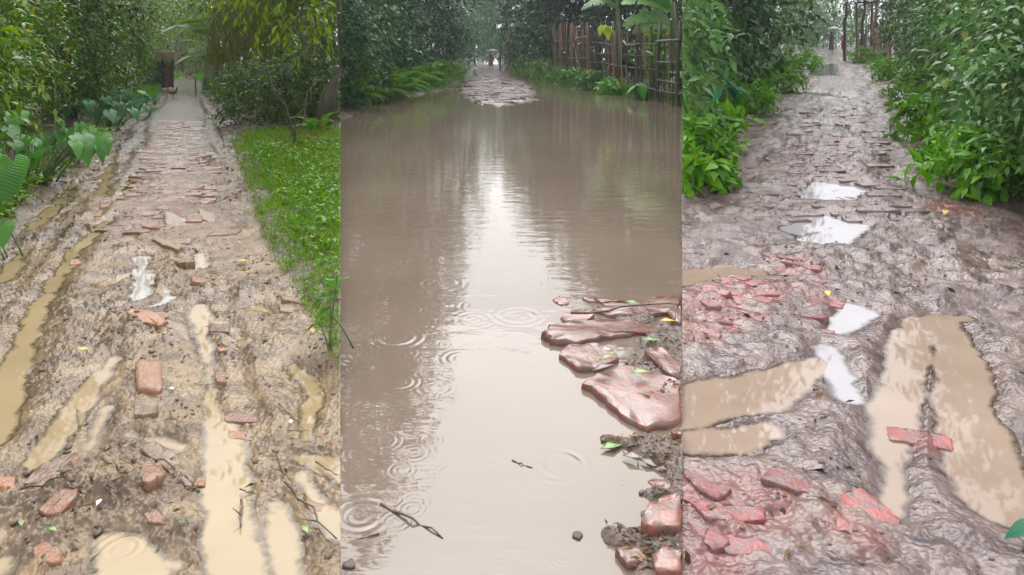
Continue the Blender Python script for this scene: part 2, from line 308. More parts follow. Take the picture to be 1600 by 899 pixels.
PUD3 = [
 ('left pool', [(1040, 445, 50), (1090, 430, 62), (1140, 425, 62), (1175, 425, 36)]), ('broad left pool', [(1040, 650, 90), (1110, 625, 105), (1180, 615, 110), (1250, 580, 60), (1285, 568, 34)]),
 ('broad left pool', [(1080, 690, 60), (1160, 690, 60), (1200, 670, 40)]),
 ('white pool', [(1245, 362, 44), (1290, 345, 60), (1335, 352, 40), (1300, 372, 60), (1270, 376, 40)]), ('white pool', [(1262, 306, 36), (1295, 290, 50), (1338, 295, 34), (1300, 310, 44)]), ('far white pool', [(1290, 100, 26), (1287, 118, 44)]), ('far white pool', [(1268, 145, 44), (1310, 152, 50)]), ('far white pool', [(1290, 195, 40), (1315, 205, 36)]),
 ('white pool', [(1318, 480, 34), (1345, 487, 46), (1322, 508, 44), (1308, 516, 30)]), ('white rut', [(1290, 545, 28), (1310, 590, 40), (1325, 620, 36)]),
 ('middle rut', [(1440, 505, 50), (1425, 545, 56), (1410, 600, 60), (1395, 650, 62), (1390, 700, 44), (1400, 760, 24), (1395, 800, 34)]),
 ('right pool', [(1470, 500, 40), (1500, 560, 70), (1505, 620, 84), (1525, 690, 92), (1545, 750, 110), (1560, 790, 90), (1620, 770, 80)]), ('right pool', [(1455, 500, 30), (1510, 498, 20)]),
]
def pudfield(X, Y, PUD, p):
    wx = fbm(X, Y, 5, 4, 21) * .07 + fbm(X, Y, 18, 3, 25) * .022
    best = np.full(X.shape, 1e3); idx = np.zeros(X.shape, int)
    for i, (nm, l) in enumerate(PUD):
        P, W = chain(l, p); d = segdist(X, Y, P, W); k = d < best; best[k] = d[k]; idx[k] = i
    sc = np.clip(Y / 5, .55, 3)
    return best + wx * sc, idx

E1L = edge([(296, 99), (292, 110), (288, 118), (275, 127), (258, 137), (230, 165), (190, 205), (150, 240), (100, 285), (30, 345), (-60, 420), (-180, 520), (-500, 899)], 1)
E1R = edge([(299, 99), (302, 110), (305, 118), (310, 127), (328, 145), (345, 175), (362, 215), (385, 290), (420, 380), (488, 500), (545, 600), (700, 899)], 1)
CB1 = edge([(297.5, 99), (297, 118), (288, 150), (280, 200), (274, 250), (268, 300), (264, 360), (262, 420), (262, 899)], 1)
def lerp(a, b, t): return a + (b - a) * t[..., None]
C = lambda *c: np.array(c, float)
def ground1(X, Y, full=False):
    l = np.minimum(X - E1L(Y), E1R(Y) - X) + fbm(X, Y, 1.3, 3, 40) * .16
    lane = sstep(-.12, .12, l)
    sdp, idx = pudfield(X, Y, PUD1, 1)
    s = X - CB1(Y)
    rut = perlin(s * 4.6 + .35 * perlin(X * .8, Y * .8, 5), Y * .33, 50)
    churn = sstep(-.05, .25, fbm(X, Y, .9, 3, 60)) * sstep(14, 8, Y)
    clod = np.abs(fbm(X, Y, 9, 4, 70)) * .05 + np.abs(fbm(X, Y, 26, 3, 75)) * .018
    brickz = sstep(.62, .42, np.abs(s)) * sstep(5.4, 6.2, Y)
    h = .026 + rut * .036 * (1 - brickz) + fbm(X, Y, 2.2, 3, 80) * .012 + (clod * (.3 + .9 * churn)) * (1 - .75 * brickz) + brickz * .006
    rutg = 0.0
    for c0, dep_, w_ in ((-1.28, .030, .06), (-.98, .034, .07), (-.66, .026, .06), (-.40, .018, .05), (.30, .026, .06), (.55, .016, .05), (.86, .020, .06)):
        e_ = s - c0 - .07 * perlin(Y * .45, Y * 0 + c0 * 7, 33) - .03 * perlin(Y * 1.7, Y * 0 + c0 * 5, 34); fd = sstep(11, 6, Y) * (1 - brickz) * (.45 + .55 * sstep(-.2, .3, perlin(Y * .5, Y * 0 + c0 * 3, 35)))
        g_ = np.exp(-(e_ / w_) ** 2); h = h - dep_ * fd * g_ + .55 * dep_ * fd * np.exp(-((np.abs(e_) - 1.9 * w_) / (.75 * w_)) ** 2) * (.6 + .8 * np.abs(fbm(X, Y, 12, 2, 36))); rutg = rutg + g_ * fd
    h += .016 * np.exp(-((sdp - .06) / .05) ** 2) * (.5 + fbm(X, Y, 7, 2, 90))
    h = np.maximum(h, .004 + .012 * np.abs(fbm(X, Y, 24, 3, 95)))
    h = .004 + (h - .004) * (.22 + .78 * sstep(.0, .22, sdp)) + (fbm(X, Y, 45, 3, 96) * .009 + np.abs(fbm(X, Y, 80, 2, 94)) * .005) * sstep(8, 4, Y) * (1 - .6 * brickz)
    inp = sstep(.055, -.055, sdp); hp = -.024 + fbm(X, Y, 8, 2, 97) * .008
    h = h * (1 - inp) + hp * inp
    side = np.where(X > CB1(Y), 1.0, 0.0)
    vz = .06 + .07 * fbm(X, Y, .9, 3, 98) + .03 * np.abs(fbm(X, Y, 6, 3, 99)) + np.clip(-l, 0, 3) * (.05 * side + .10 * (1 - side))
    h = h * lane + np.maximum(vz, .02) * (1 - lane)
    if not full: return h
    tan = C(.235, .166, .094); tan2 = C(.175, .12, .068); dark = C(.085, .056, .036); pink = C(.18, .105, .07); grey = C(.105, .083, .066); soil = C(.075, .05, .03)
    n1 = fbm(X, Y, 1.6, 4, 110); n2 = fbm(X, Y, 6, 4, 115); n3 = fbm(X, Y, 22, 3, 118)
    c = lerp(tan[None], tan2[None], sstep(-.3, .3, n2))
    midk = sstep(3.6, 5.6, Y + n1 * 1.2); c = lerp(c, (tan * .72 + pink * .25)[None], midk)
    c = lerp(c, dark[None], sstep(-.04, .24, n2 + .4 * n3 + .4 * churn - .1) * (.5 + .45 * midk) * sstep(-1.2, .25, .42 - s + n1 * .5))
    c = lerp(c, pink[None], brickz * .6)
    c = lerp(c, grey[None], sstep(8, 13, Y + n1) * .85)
    c = lerp(c, soil[None] * (1 + .5 * n3[..., None]), 1 - lane)
    wet = lane * np.maximum(np.clip(rutg, 0, 1), sstep(7, 11, Y + n1))
    return h, np.concatenate([c, wet[..., None]], -1), sdp, idx

E2L = edge([(533, 190), (560, 170), (600, 158), (640, 151), (668, 145), (690, 141), (716, 126), (728, 112), (735, 104)], 2)
E2R = edge([(1066, 164), (1000, 153), (930, 142), (880, 134), (845, 124), (812, 114), (795, 108), (785, 104)], 2)
SPUR = [[(650, 144, 8), (700, 140, 14), (740, 138, 30)], [(762, 106, 34), (768, 116, 52), (775, 130, 104), (780, 144, 130), (782, 155, 112), (778, 163, 60)], [(840, 134, 10), (870, 136, 8)]]
MUD2 = [[(1075, 500, 60), (1040, 540, 110), (1030, 590, 130), (1060, 640, 110)], [(1010, 500, 30), (960, 498, 10)], [(950, 690, 30), (1010, 700, 80), (1070, 720, 110)], [(930, 770, 20), (1000, 770, 70), (1070, 780, 110)], [(960, 840, 60), (1060, 850, 150), (1060, 920, 170)], [(1060, 690, 50), (1060, 760, 90), (1050, 830, 90)], [(545, 880, 20), (560, 925, 60)]]
def ground2(X, Y, full=False):
    l = np.minimum(X - E2L(Y), E2R(Y) - X) + fbm(X, Y, .7, 3, 140) * .35
    wat = sstep(-.25, .35, l)
    h = -.09 + .012 * fbm(X, Y, 1.2, 3, 150)
    d = np.full(X.shape, 1e3)
    for s in SPUR:
        P, W = chain(s, 2); d = np.minimum(d, segdist(X, Y, P, W))
    d = d + fbm(X, Y, .8, 4, 160) * .5; sp = sstep(.25, -.35, d)
    h = h + sp * (.125 + .05 * fbm(X, Y, 2.6, 4, 165) + .05 * np.abs(fbm(X, Y, 6, 3, 166)))
    d2 = np.full(X.shape, 1e3)
    for s in MUD2:
        P, W = chain(s, 2); d2 = np.minimum(d2, segdist(X, Y, P, W))
    d2 = d2 + fbm(X, Y, 4, 4, 170) * .09; mu = sstep(.08, -.08, d2)
    h = h + mu * (.112 + .026 * fbm(X, Y, 7, 4, 175) + .014 * np.abs(fbm(X, Y, 30, 3, 176)))
    vz = .05 + .12 * np.abs(fbm(X, Y, .8, 3, 180)) + np.clip(-l, 0, 3) * .12
    h = h * wat + vz * (1 - wat)
    if not full: return h
    n2 = fbm(X, Y, 5, 4, 185)
    c = lerp(C(.12, .085, .06)[None], C(.16, .125, .105)[None], sstep(-.3, .3, n2))
    c = lerp(c, C(.15, .095, .085)[None], sp); c = lerp(c, C(.05, .035, .022)[None], 1 - wat)
    return h, np.concatenate([c, sp[..., None]], -1)

E3L = edge([(1297, 66), (1285, 78), (1262, 95), (1238, 115), (1200, 150), (1165, 180), (1120, 230), (1085, 285), (1040, 330), (700, 899)], 3)
E3R = edge([(1312, 66), (1326, 78), (1352, 100), (1385, 125), (1425, 165), (1470, 215), (1530, 275), (1600, 315), (1900, 480), (2600, 899)], 3)
CB3 = edge([(1304, 66), (1300, 78), (1298, 120), (1295, 200), (1290, 300), (1288, 360), (1280, 899)], 3)
def ground3(X, Y, full=False):
    l = np.minimum(X - E3L(Y), E3R(Y) - X) + fbm(X, Y, 1.0, 3, 240) * .25
    lane = sstep(-.2, .2, l)
    sdp, idx = pudfield(X, Y, PUD3, 3); s = X - CB3(Y)
    rut = perlin(s * 2.4 + .4 * perlin(X * .7, Y * .7, 5), Y * .4, 250)
    h = .024 + rut * .03 + fbm(X, Y, 2.0, 3, 255) * .028 + np.abs(fbm(X, Y, 3.6, 3, 260, .4)) * .062 + np.abs(fbm(X, Y, 14, 2, 262)) * .012
    h += .012 * np.exp(-((sdp - .07) / .06) ** 2)
    h = np.maximum(h, .008 + .012 * np.abs(fbm(X, Y, 16, 3, 265)))
    h = .004 + (h - .004) * (.25 + .75 * sstep(.0, .28, sdp)) + fbm(X, Y, 26, 2, 266) * .003 * sstep(9, 4, Y)
    inp = sstep(.075, -.06, sdp); h = h * (1 - inp) + (-.026) * inp
    vz = .08 + .09 * fbm(X, Y, .9, 3, 270) + np.clip(-l, 0, 3) * .12
    h = h * lane + np.maximum(vz, .03) * (1 - lane) + slope(3, Y)
    if not full: return h
    n1 = fbm(X, Y, 1.2, 4, 280); n2 = fbm(X, Y, 5, 4, 285)
    c = lerp(C(.16, .112, .103)[None], C(.105, .07, .067)[None], sstep(-.25, .3, n2))
    c = lerp(c, C(.20, .14, .115)[None], sstep(0, .4, n1) * .7)
    c = lerp(c, C(.19, .105, .10)[None], sstep(.9, .3, np.abs(s)) * sstep(6, 9, Y) * .7)
    n4 = fbm(X, Y, 9, 4, 288); c = lerp(c, C(.06, .043, .046)[None], sstep(.08, .38, n4 + .4 * n1) * .75)
    rd = np.zeros(X.shape)                                              # crushed brick trodden into the mud
    for u_, v_, r_ in ((1110, 490, .34), (1180, 460, .32), (1245, 425, .25), (1275, 470, .2), (1085, 525, .22), (1445, 690, .14), (1110, 800, .24), (1185, 790, .2), (1090, 870, .18), (1480, 330, .3), (1330, 840, .12)):
        x_, y_ = map(float, G(u_, v_, 3)); rd = np.maximum(rd, np.exp(-((X - x_) ** 2 + .6 * (Y - y_) ** 2) / r_ ** 2))
    c = lerp(c, C(.23, .07, .062)[None], sstep(.35, .85, rd + .5 * n4) * .5)
    c = lerp(c, C(.06, .04, .026)[None] * (1 + .5 * n2[..., None]), 1 - lane)
    wet = lane * np.clip(sstep(.75, .2, np.abs(s) + .35 * n1) + .5 * sstep(0, .4, n1), 0, 1)
    return h, np.concatenate([c, wet[..., None]], -1), sdp, idx
GR = {1: ground1, 2: ground2, 3: ground3}
def gz(p, x, y): return float(GR[p](np.array([x], float), np.array([y], float))[0])

def grid(us, vsamp):
    Y = F * CH / (vsamp - VH); X = (us[None, :] - CX) / F * Y[:, None]; Y = np.repeat(Y[:, None], len(us), 1)
    nv, nu = X.shape; i = np.arange(nv * nu).reshape(nv, nu)
    Q = np.stack([i[:-1, :-1], i[:-1, 1:], i[1:, 1:], i[1:, :-1]], -1).reshape(-1, 4); return X, Y, Q
VS = np.concatenate([np.geomspace(4200, 912, 45), np.arange(908, 230, -1.7), np.arange(230, 130, -1.2), np.arange(130, 96, -.7), np.array([95.5, 94, 92.5, 91])])
US = {1: np.concatenate([np.linspace(-900, -30, 70), np.arange(-18, 531, 1.8), [532.1]]),
      2: np.arange(532.1, 1066.2, 1.78), 3: np.concatenate([[1065.9], np.arange(1067, 1618, 1.8), np.linspace(1630, 2500, 70)])}
def setcol(me, c):
    a = me.color_attributes.new('col', 'FLOAT_COLOR', 'POINT'); d = np.ones((len(c), 4), np.float32); d[:, :c.shape[1]] = np.clip(c, 0, 1); a.data.foreach_set('color', d.reshape(-1))

gb = bmesh.new(); bmesh.ops.create_circle(gb, cap_ends=True, segments=64, radius=270)
gm = bpy.data.meshes.new('ground'); gb.to_mesh(gm); gb.free()
tag(obj('ground', gm, M['soil'], loc=(0, 0, -.6)), kind='structure')
LANE = {}
RINGS2 = [(874, 726, 46), (776, 711, 22), (810, 690, 22), (800, 632, 24), (564, 806, 46), (1050, 751, 18), (648, 409, 24), (613, 420, 17), (589, 455, 22), (621, 528, 38), (626, 598, 27), (810, 494, 38), (689, 443, 34), (740, 499, 32), (641, 484, 24), (545, 556, 16), (720, 560, 30), (1045, 380, 22), (830, 445, 24), (700, 620, 20), (600, 690, 26)]
def rings(X, Y, lst, p, amp=.0009):
    z = np.zeros(X.shape)
    for u, v, r in lst:
        x, y = map(float, G(u, v, p)); rr = r * pxm(y); d = np.hypot(X - x, Y - y); k = d < rr * 1.7
        lam = rr / 2.6; z[k] += amp * np.clip(.5 + 1.1 * perlin(X[k] * 9, Y[k] * 9, int(u)), 0, 1.2) * min(1.6, rr / .08) * np.cos(2 * np.pi * (d[k] - rr) / lam) * np.exp(-((d[k] - rr * .72) / (rr * .42)) ** 2)
    return z
for p in (1, 2, 3):
    X, Y, Q = grid(US[p], VS)
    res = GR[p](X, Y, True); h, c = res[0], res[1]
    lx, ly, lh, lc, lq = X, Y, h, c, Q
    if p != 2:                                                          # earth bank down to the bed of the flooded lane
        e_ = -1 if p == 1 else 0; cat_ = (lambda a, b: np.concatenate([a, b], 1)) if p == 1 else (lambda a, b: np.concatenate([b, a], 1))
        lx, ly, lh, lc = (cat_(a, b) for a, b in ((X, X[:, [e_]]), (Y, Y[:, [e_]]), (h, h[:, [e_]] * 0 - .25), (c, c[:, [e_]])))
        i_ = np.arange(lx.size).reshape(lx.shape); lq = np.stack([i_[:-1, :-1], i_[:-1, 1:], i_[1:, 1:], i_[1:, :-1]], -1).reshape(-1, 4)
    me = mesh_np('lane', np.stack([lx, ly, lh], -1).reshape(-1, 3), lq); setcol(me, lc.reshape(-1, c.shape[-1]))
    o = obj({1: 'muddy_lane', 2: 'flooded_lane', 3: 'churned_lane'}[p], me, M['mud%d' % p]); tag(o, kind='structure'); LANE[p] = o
    if p == 2:
        tiny = [(rng.uniform(535, 1060), 170 + 300 * rng.random() ** 1.5, rng.uniform(4, 9)) for _ in range(150)]
        k = (VS > 108); Xw, Yw, Qw = X[k], Y[k], None
        nv, nu = Xw.shape; i = np.arange(nv * nu).reshape(nv, nu); Qw = np.stack([i[:-1, :-1], i[:-1, 1:], i[1:, 1:], i[1:, :-1]], -1).reshape(-1, 4)
        hw = h[k].reshape(-1); Qw = Qw[(hw[Qw] < .02).any(1)]
        more_ = [(rng.uniform(540, 900), 360 + 530 * rng.random(), rng.uniform(8, 30)) for _ in range(110)]
        z = rings(Xw, Yw, RINGS2, 2) + rings(Xw, Yw, tiny, 2, .0016) + rings(Xw, Yw, more_, 2, .00035)
        tag(obj('flood_water', mesh_np('flood_water', np.stack([Xw, Yw, z], -1).reshape(-1, 3), Qw), M['flood']), 'wide sheet of brown flood water with rain ripples', None, None, 'structure')
    else:
        idx = res[3].reshape(-1); zb = slope(p, Y); dep = (h - zb).reshape(-1); PUD = PUD1 if p == 1 else PUD3
        z = (zb + (rings(X, Y, [(190, 858, 42), (270, 895, 20), (350, 770, 14), (345, 860, 18)], 1, .0018) if p == 1 else 0)).reshape(-1)
        V = np.stack([X.reshape(-1), Y.reshape(-1), z], -1); sel = (dep[Q] < .006).any(1) & (res[2].reshape(-1)[Q] < .12 * np.clip(Y.reshape(-1)[Q] / 5, 1, 4)).any(1)
        for i in range(len(PUD)):
            q = Q[sel & (idx[Q[:, 0]] == i)]
            if len(q) < 4: continue
            uq, inv = np.unique(q, return_inverse=True)
            pm = mesh_np('puddle', V[uq], inv.reshape(-1, 4)); al = sstep(-.001, .016, -dep[uq]); setcol(pm, np.repeat(al[:, None], 3, 1)); tag(obj('puddle', pm, M['pud%d' % p + ('w' if 'white' in PUD[i][0] else '')]), kind='structure')

# ------------------------------------------------------------------ bricks
def slab_mesh(outline, th, seed, rnd=.25, tilt=(0, 0)):
    """rounded irregular slab from an outline (m, local); top at 0, bottom at -th"""
    r = np.random.default_rng(seed); P = np.asarray(outline, float); n = len(P); D = []
    for i in range(n):                                              # cut corners, then wobble
        a, b = P[i], P[(i + 1) % n]; D += [a + (b - a) * .07, a + (b - a) * .3, a + (b - a) * .5, a + (b - a) * .7, a + (b - a) * .93]
    D = np.array(D); c = D.mean(0); s = np.abs(D - c).max(); D = D + r.normal(0, .022 * s, D.shape); m = len(D)
    V = []; rings_ = [(1.02, -th), (1.015, -th * .45), (1.0, -th * .13), (.985, -th * .04), (.962, 0), (.945, .004 * th), (.62, .004 * th), (.3, .004 * th)]
    for k, z in rings_:
        q = c + (D - c) * k; zz = z + r.normal(0, .022 * th, m) * (z > -th * .5) * (k > .9) + .07 * th * perlin(q[:, 0] * 7, q[:, 1] * 7, seed) * (z > -th * .5) + (q - c) @ np.array(tilt); V.append(np.column_stack([q, zz]))
    V = np.concatenate(V + [np.array([[c[0], c[1], .04 * th]])]); Fc = []
    for j in range(len(rings_) - 1):
        for i in range(m):
            i2 = (i + 1) % m; Fc.append((j * m + i, j * m + i2, (j + 1) * m + i2, (j + 1) * m + i))
    for i in range(m): Fc.append(((len(rings_) - 1) * m + i, (len(rings_) - 1) * m + (i + 1) % m, len(V) - 1))
    return mesh_np('brick', V, Fc)
def brick_var(w, d, th, seed, chip=.12):
    r = np.random.default_rng(seed); a = np.array([[-w / 2, -d / 2], [w / 2, -d / 2], [w / 2, d / 2], [-w / 2, d / 2]]) + r.normal(0, chip * d * .5, (4, 2))
    return slab_mesh(a, th, seed)
bv1 = [brick_var(.245, .135, .075, 300 + i, .16) for i in range(8)]
for m_ in bv1: m_.materials.append(M['brick1'])
nb = 0; y = 5.55; row = 0
while y < 15.5 and nb < 285:
    hw = .43 + .08 * math.sin(row * .7); x = -hw + (row % 2) * .13 + rng.uniform(-.02, .02)
    while x < hw:
        keep = rng.random() < (.9 if y > 6.6 else .55)
        if keep and nb < 285:
            xx = float(CB1(y)) + x; yy = y + .10 * abs(x) / .5 + rng.uniform(-.015, .015)
            z = gz(1, xx, yy)
            obj('brick', bv1[int(rng.integers(8))], None, LANE[1], (xx, yy, max(z, 0) + rng.uniform(-.003, .007)),
                (rng.normal(0, .02) + .035, rng.normal(0, .025), rng.normal(0, .06) + (.05 if row % 2 else -.05)), (rng.uniform(.9, 1.12),) * 3); nb += 1
        x += .265
    y += .165; row += 1
bv2 = [brick_var(.42, .26, .1, 330 + i, .3) for i in range(8)]
for m_ in bv2: m_.materials.append(M['brick2p'])
nb = 0
for k in range(3000):
    v = 113 + 53 * rng.random() ** .75; u = 775 + rng.normal(0, 1) * (18 + (v - 108) * .95)
    if not 645 < u < 850: continue
    x, yy = map(float, G(u, v, 2)); z = gz(2, x, yy)
    if z < .0: continue
    obj('brick', bv2[int(rng.integers(8))], None, LANE[2], (x, yy, z + rng.uniform(-.03, .02)), (rng.normal(0, .06), rng.normal(0, .06), rng.uniform(-.5, .5)), (rng.uniform(.7, 1.3),) * 3); nb += 1
    if nb >= 290: break
def loose_brick(p, poly, mat, label, group, lift=.02, th=.07, tilt=(0, 0), cat='brick', parent=None, seed=[900]):
    seed[0] += 1; W = pts(poly, p); W = clampX(np.column_stack([W, W[:, 0] * 0]), p)[:, :2]; c = W.mean(0); z = max(gz(p, *c), float(slope(p, c[1])) - .01)
    me = slab_mesh(W - c, th, seed[0], tilt=tilt)
    co = np.empty(len(me.vertices) * 3, np.float32); me.vertices.foreach_get('co', co); co = co.reshape(-1, 3)
    co[:, :2] += c; clampX(co, p); co[:, :2] -= c; me.vertices.foreach_set('co', co.reshape(-1)); me.update()
    o = obj('brick', me, M[mat], parent, (c[0], c[1], z + lift * (.24 if p == 1 else .62 if p == 2 else 1)))
    if parent is None: tag(o, label, cat, group)
    return o
def quad(u, v, w, h, a=0):
    ca, sa = math.cos(a), math.sin(a); return [(u + dx * w / 2 + dy * h / 2 * sa * .6, v + dy * h / 2 + dx * w / 2 * sa) for dx, dy in ((-1, 1), (1, 1), (1, -1), (-1, -1))]
g1 = 'loose bricks in the rutted lane'
for poly, mat, label, lift in [
 ([(198, 503), (212, 496), (240, 503), (264, 517), (248, 525), (222, 519)], 'brick1o', 'bright orange brick shard just below the white pool', .03),
 (quad(233, 604, 40, 44, .04), 'brick1o', 'upright orange brick in middle of rutted lane', .045), (quad(228, 648, 38, 26, -.05), 'brick1b', 'brown brick directly below the upright orange brick', .03),
 ([(165, 735), (185, 716), (215, 720), (252, 748), (258, 765), (235, 782), (215, 778), (190, 755)], 'brick1', 'large pinkish broken brick slab above the rippled puddle', -.01),
 ([(25, 785), (60, 745), (120, 725), (135, 738), (128, 760), (80, 775), (40, 790)], 'brick1', 'long muddy brick slab left of the large pinkish slab', .03),
 ([(60, 815), (90, 790), (118, 785), (122, 798), (95, 825), (70, 828)], 'brick1', 'small brown brick slab under crossed twigs', .025),
 ([(52, 872), (72, 862), (98, 880), (96, 900), (55, 902)], 'brick1o', 'orange brick lump in bottom left corner of muddy lane', -.02),
 (quad(10, 774, 26, 18, .1), 'brick1o', 'small orange brick at left edge of muddy lane', .03), ([(220, 718), (240, 706), (272, 720), (305, 765), (296, 772), (265, 752)], 'brick1b', 'brown slanting slab beside the large pinkish slab', .015),
 (quad(312, 755, 18, 14), 'brick1o', 'small orange brick end touching the centre rut', .03), ([(222, 810), (240, 802), (262, 820), (255, 828), (232, 826)], 'brick1', 'pinkish brick piece just above rippled puddle', .02),
 ([(474, 782), (508, 788), (518, 800), (516, 813), (500, 810), (482, 796)], 'brick1o', 'bright red brick standing in right hand puddle', .035),
 (quad(378, 678, 44, 18, .12), 'brick1o', 'pale red brick beside head of the wide puddle', .02), (quad(376, 655, 52, 14, .1), 'brick1', 'brown brick above the pale red brick', .025),
 (quad(278, 526, 34, 22, .25), 'brick1b', 'dark brown brick right of the orange shard', .035), (quad(268, 542, 30, 14, .2), 'brick1', 'reddish brick chip below dark brown brick', .02),
 ([(268, 415), (282, 392), (300, 404), (304, 420), (290, 424)], 'brick1b', 'pointed brown brick standing up beside small pool', .06), ([(235, 378), (262, 384), (284, 396), (278, 402), (255, 392)], 'brick1b', 'long tilted brown brick above white pool', .045),
 (quad(311, 447, 26, 14, .2), 'brick1', 'red brick piece right of white pool', .025), (quad(342, 516, 32, 14, .05), 'brick1', 'reddish brick right of the narrow rut', .02),
 (quad(252, 506, 24, 8), 'brick1', 'flat red brick chip above the dark brown brick', .015), (quad(190, 484, 22, 12), 'brick1b', 'brown brick half sunk beside white pool', .015),
 (quad(128, 350, 24, 12, .3), 'brick1', 'brown brick beside long wheel rut', .03), (quad(168, 322, 26, 10, -.2), 'brick1o', 'red brick at head of long wheel rut', .03), (quad(155, 338, 16, 8, -.1), 'brick1o', 'small red brick at bend of long wheel rut', .03),
 (quad(122, 410, 24, 8, -.15), 'brick1o', 'red brick sunk in long wheel rut', .012), (quad(324, 345, 24, 14, .2), 'brick1b', 'brown brick at right end of broken paving', .045), (quad(303, 347, 26, 14, 0), 'brick1', 'reddish brick at edge of broken paving', .045),
 (quad(274, 353, 34, 14, .15), 'brick1b', 'grey brown brick ending the broken paving', .045), (quad(235, 357, 28, 12, .1), 'brick1', 'brick at left end of broken paving', .04),
 (quad(462, 492, 52, 13, .15), 'brick1b', 'flat brown brick at right edge of lane, upper one', .008), (quad(462, 478, 46, 10, .15), 'brick1b', 'flat brown brick at right edge of lane, topmost', .008), (quad(476, 512, 40, 14, .1), 'brick1b', 'flat brown brick at right edge of lane, lowest', .008),
 (quad(360, 540, 30, 18, .4), 'brick1b', 'grey brown brick beside head of centre rut', .03), (quad(348, 552, 14, 8), 'brick1o', 'small red chip below the grey brown brick', .02), (quad(345, 594, 16, 20, .2), 'brick1', 'rounded brown brick at edge of centre rut', .02),
]: loose_brick(1, poly, mat, label, g1, lift, tilt=(rng.normal(0, .05), rng.normal(0, .05)))
g2 = 'wet red bricks at edge of flood'
for poly, label, lift in [
 ([(862, 470), (872, 465), (888, 468), (890, 476), (876, 478)], 'small pale red brick tip farthest left in flood water', .022),
 ([(910, 468), (935, 463), (970, 465), (975, 471), (940, 474), (915, 472)], 'thin red brick just breaking the flood water', .022),
 ([(1016, 467), (1040, 462), (1064, 463), (1064, 472), (1035, 472)], 'thin red brick at right edge, farthest back', .03),
 ([(876, 500), (884, 490), (915, 487), (928, 497), (915, 507), (885, 507)], 'short rounded red brick left of the stick', .045),
 ([(925, 488), (940, 476), (990, 480), (1030, 468), (1064, 470), (1064, 492), (1010, 497), (950, 497)], 'long red brick behind the dark stick', .05),
 ([(850, 530), (858, 518), (900, 508), (980, 502), (1030, 513), (1036, 522), (960, 530), (900, 543), (862, 540)], 'longest red brick lying in front of dark stick', .055),
 ([(1042, 500), (1060, 490), (1064, 492), (1064, 520), (1052, 514)], 'brick corner at right edge beside stick end', .05),
 ([(873, 560), (885, 546), (930, 540), (960, 552), (968, 565), (935, 583), (900, 582)], 'rounded red brick with green leaf on its corner', .05),
 ([(912, 605), (935, 592), (985, 582), (1064, 605), (1064, 665), (1012, 678), (985, 665), (945, 635)], 'largest red brick slab at right of flood', .065),
 ([(1005, 560), (1030, 555), (1064, 580), (1064, 604), (1035, 590)], 'red brick sunk in mud behind largest slab', .03),
 ([(1000, 838), (1012, 812), (1040, 795), (1064, 785), (1064, 842), (1020, 846)], 'red brick with dark edge in lower right corner of flood', .055),
 ([(940, 800), (960, 792), (990, 802), (992, 820), (965, 830), (945, 818)], 'pale red brick barely above water at lower right', .006),
 ([(1020, 890), (1040, 876), (1064, 880), (1064, 915), (1025, 915)], 'red brick at bottom right of flood', .035),
 ([(533, 848), (540, 838), (592, 832), (594, 836), (550, 846)], 'thin red brick sliver at lower left of flood', .012),
 ([(1010, 752), (1035, 742), (1060, 748), (1062, 766), (1030, 770)], 'muddy red brick between largest slab and lower right brick', .02),
 ([(955, 755), (975, 748), (990, 756), (985, 768), (962, 766)], 'small sunken red brick left of the muddy one', .012),
 ([(960, 868), (985, 855), (1012, 862), (1014, 885), (980, 892)], 'sunken red brick left of the bottom right brick', .018),
 ([(1048, 690), (1058, 684), (1064, 686), (1064, 697), (1052, 698)], 'small red brick bit under largest slab', .02),
]: loose_brick(2, poly, 'brick2', label, g2, lift, .11, (rng.normal(0, .03), rng.normal(0, .03)))
# crimson bricks half sunk in the churned lane
nb = 0; PL = []
for (u, v, su, sv_, n) in [(1110, 490, 50, 30, 34), (1180, 465, 44, 28, 30), (1240, 425, 36, 14, 12), (1275, 470, 22, 30, 9), (1085, 525, 26, 20, 8), (1445, 690, 14, 18, 5), (1110, 800, 50, 34, 30), (1185, 790, 50, 30, 18), (1090, 870, 40, 24, 8), (1330, 840, 40, 24, 4), (1480, 330, 30, 8, 5), (1385, 860, 30, 24, 4)]:
    for _ in range(n):
        uu, vv = u + rng.normal(0, su * .6), v + rng.normal(0, sv_ * .6)
        if uu < 1078: uu = 1078 + rng.random() * 20
        xy = np.array(list(map(float, G(uu, vv, 3))))
        if any(np.hypot(*(xy - q)) < .10 for q in PL): continue
        PL.append(xy); w_, d_, a_ = rng.uniform(.11, .22), rng.uniform(.06, .12), rng.normal(-.5, .5)
        poly = []
        for dx, dy in ((-1, -1), (.1, -1.1), (1, -1), (1, 1), (-.2, 1.05), (-1, 1)):
            wx_, wy_ = (dx + rng.normal(0, .12)) * w_ / 2, (dy + rng.normal(0, .15)) * d_ / 2; px, py = xy[0] + wx_ * math.cos(a_) - wy_ * math.sin(a_), xy[1] + wx_ * math.sin(a_) + wy_ * math.cos(a_)
            zz = float(slope(3, py)); poly.append((CX + F * px / py, VH + F * (CH - zz) / py))
        loose_brick(3, poly, 'brick3', '', '', rng.uniform(-.012, .006), .09, (rng.normal(0, .07), rng.normal(0, .07)), parent=LANE[3])
bv3 = [brick_var(.3, .16, .08, 360 + i, .2) for i in range(6)]
for m_ in bv3: m_.materials.append(M['brick3p'])
y = 6.2; row = 0
while y < 16:
    for k in range(5):
        if rng.random() < .8:
            xx = float(CB3(y)) - .62 + k * .31 + (row % 2) * .15 + rng.normal(0, .03); z = gz(3, xx, y)
            obj('brick', bv3[int(rng.integers(6))], None, LANE[3], (xx, y, z + rng.uniform(-.012, .002)), (rng.normal(0, .02) + .035, rng.normal(0, .02), rng.normal(0, .08)), (rng.uniform(.85, 1.15),) * 3)
    y += .2; row += 1

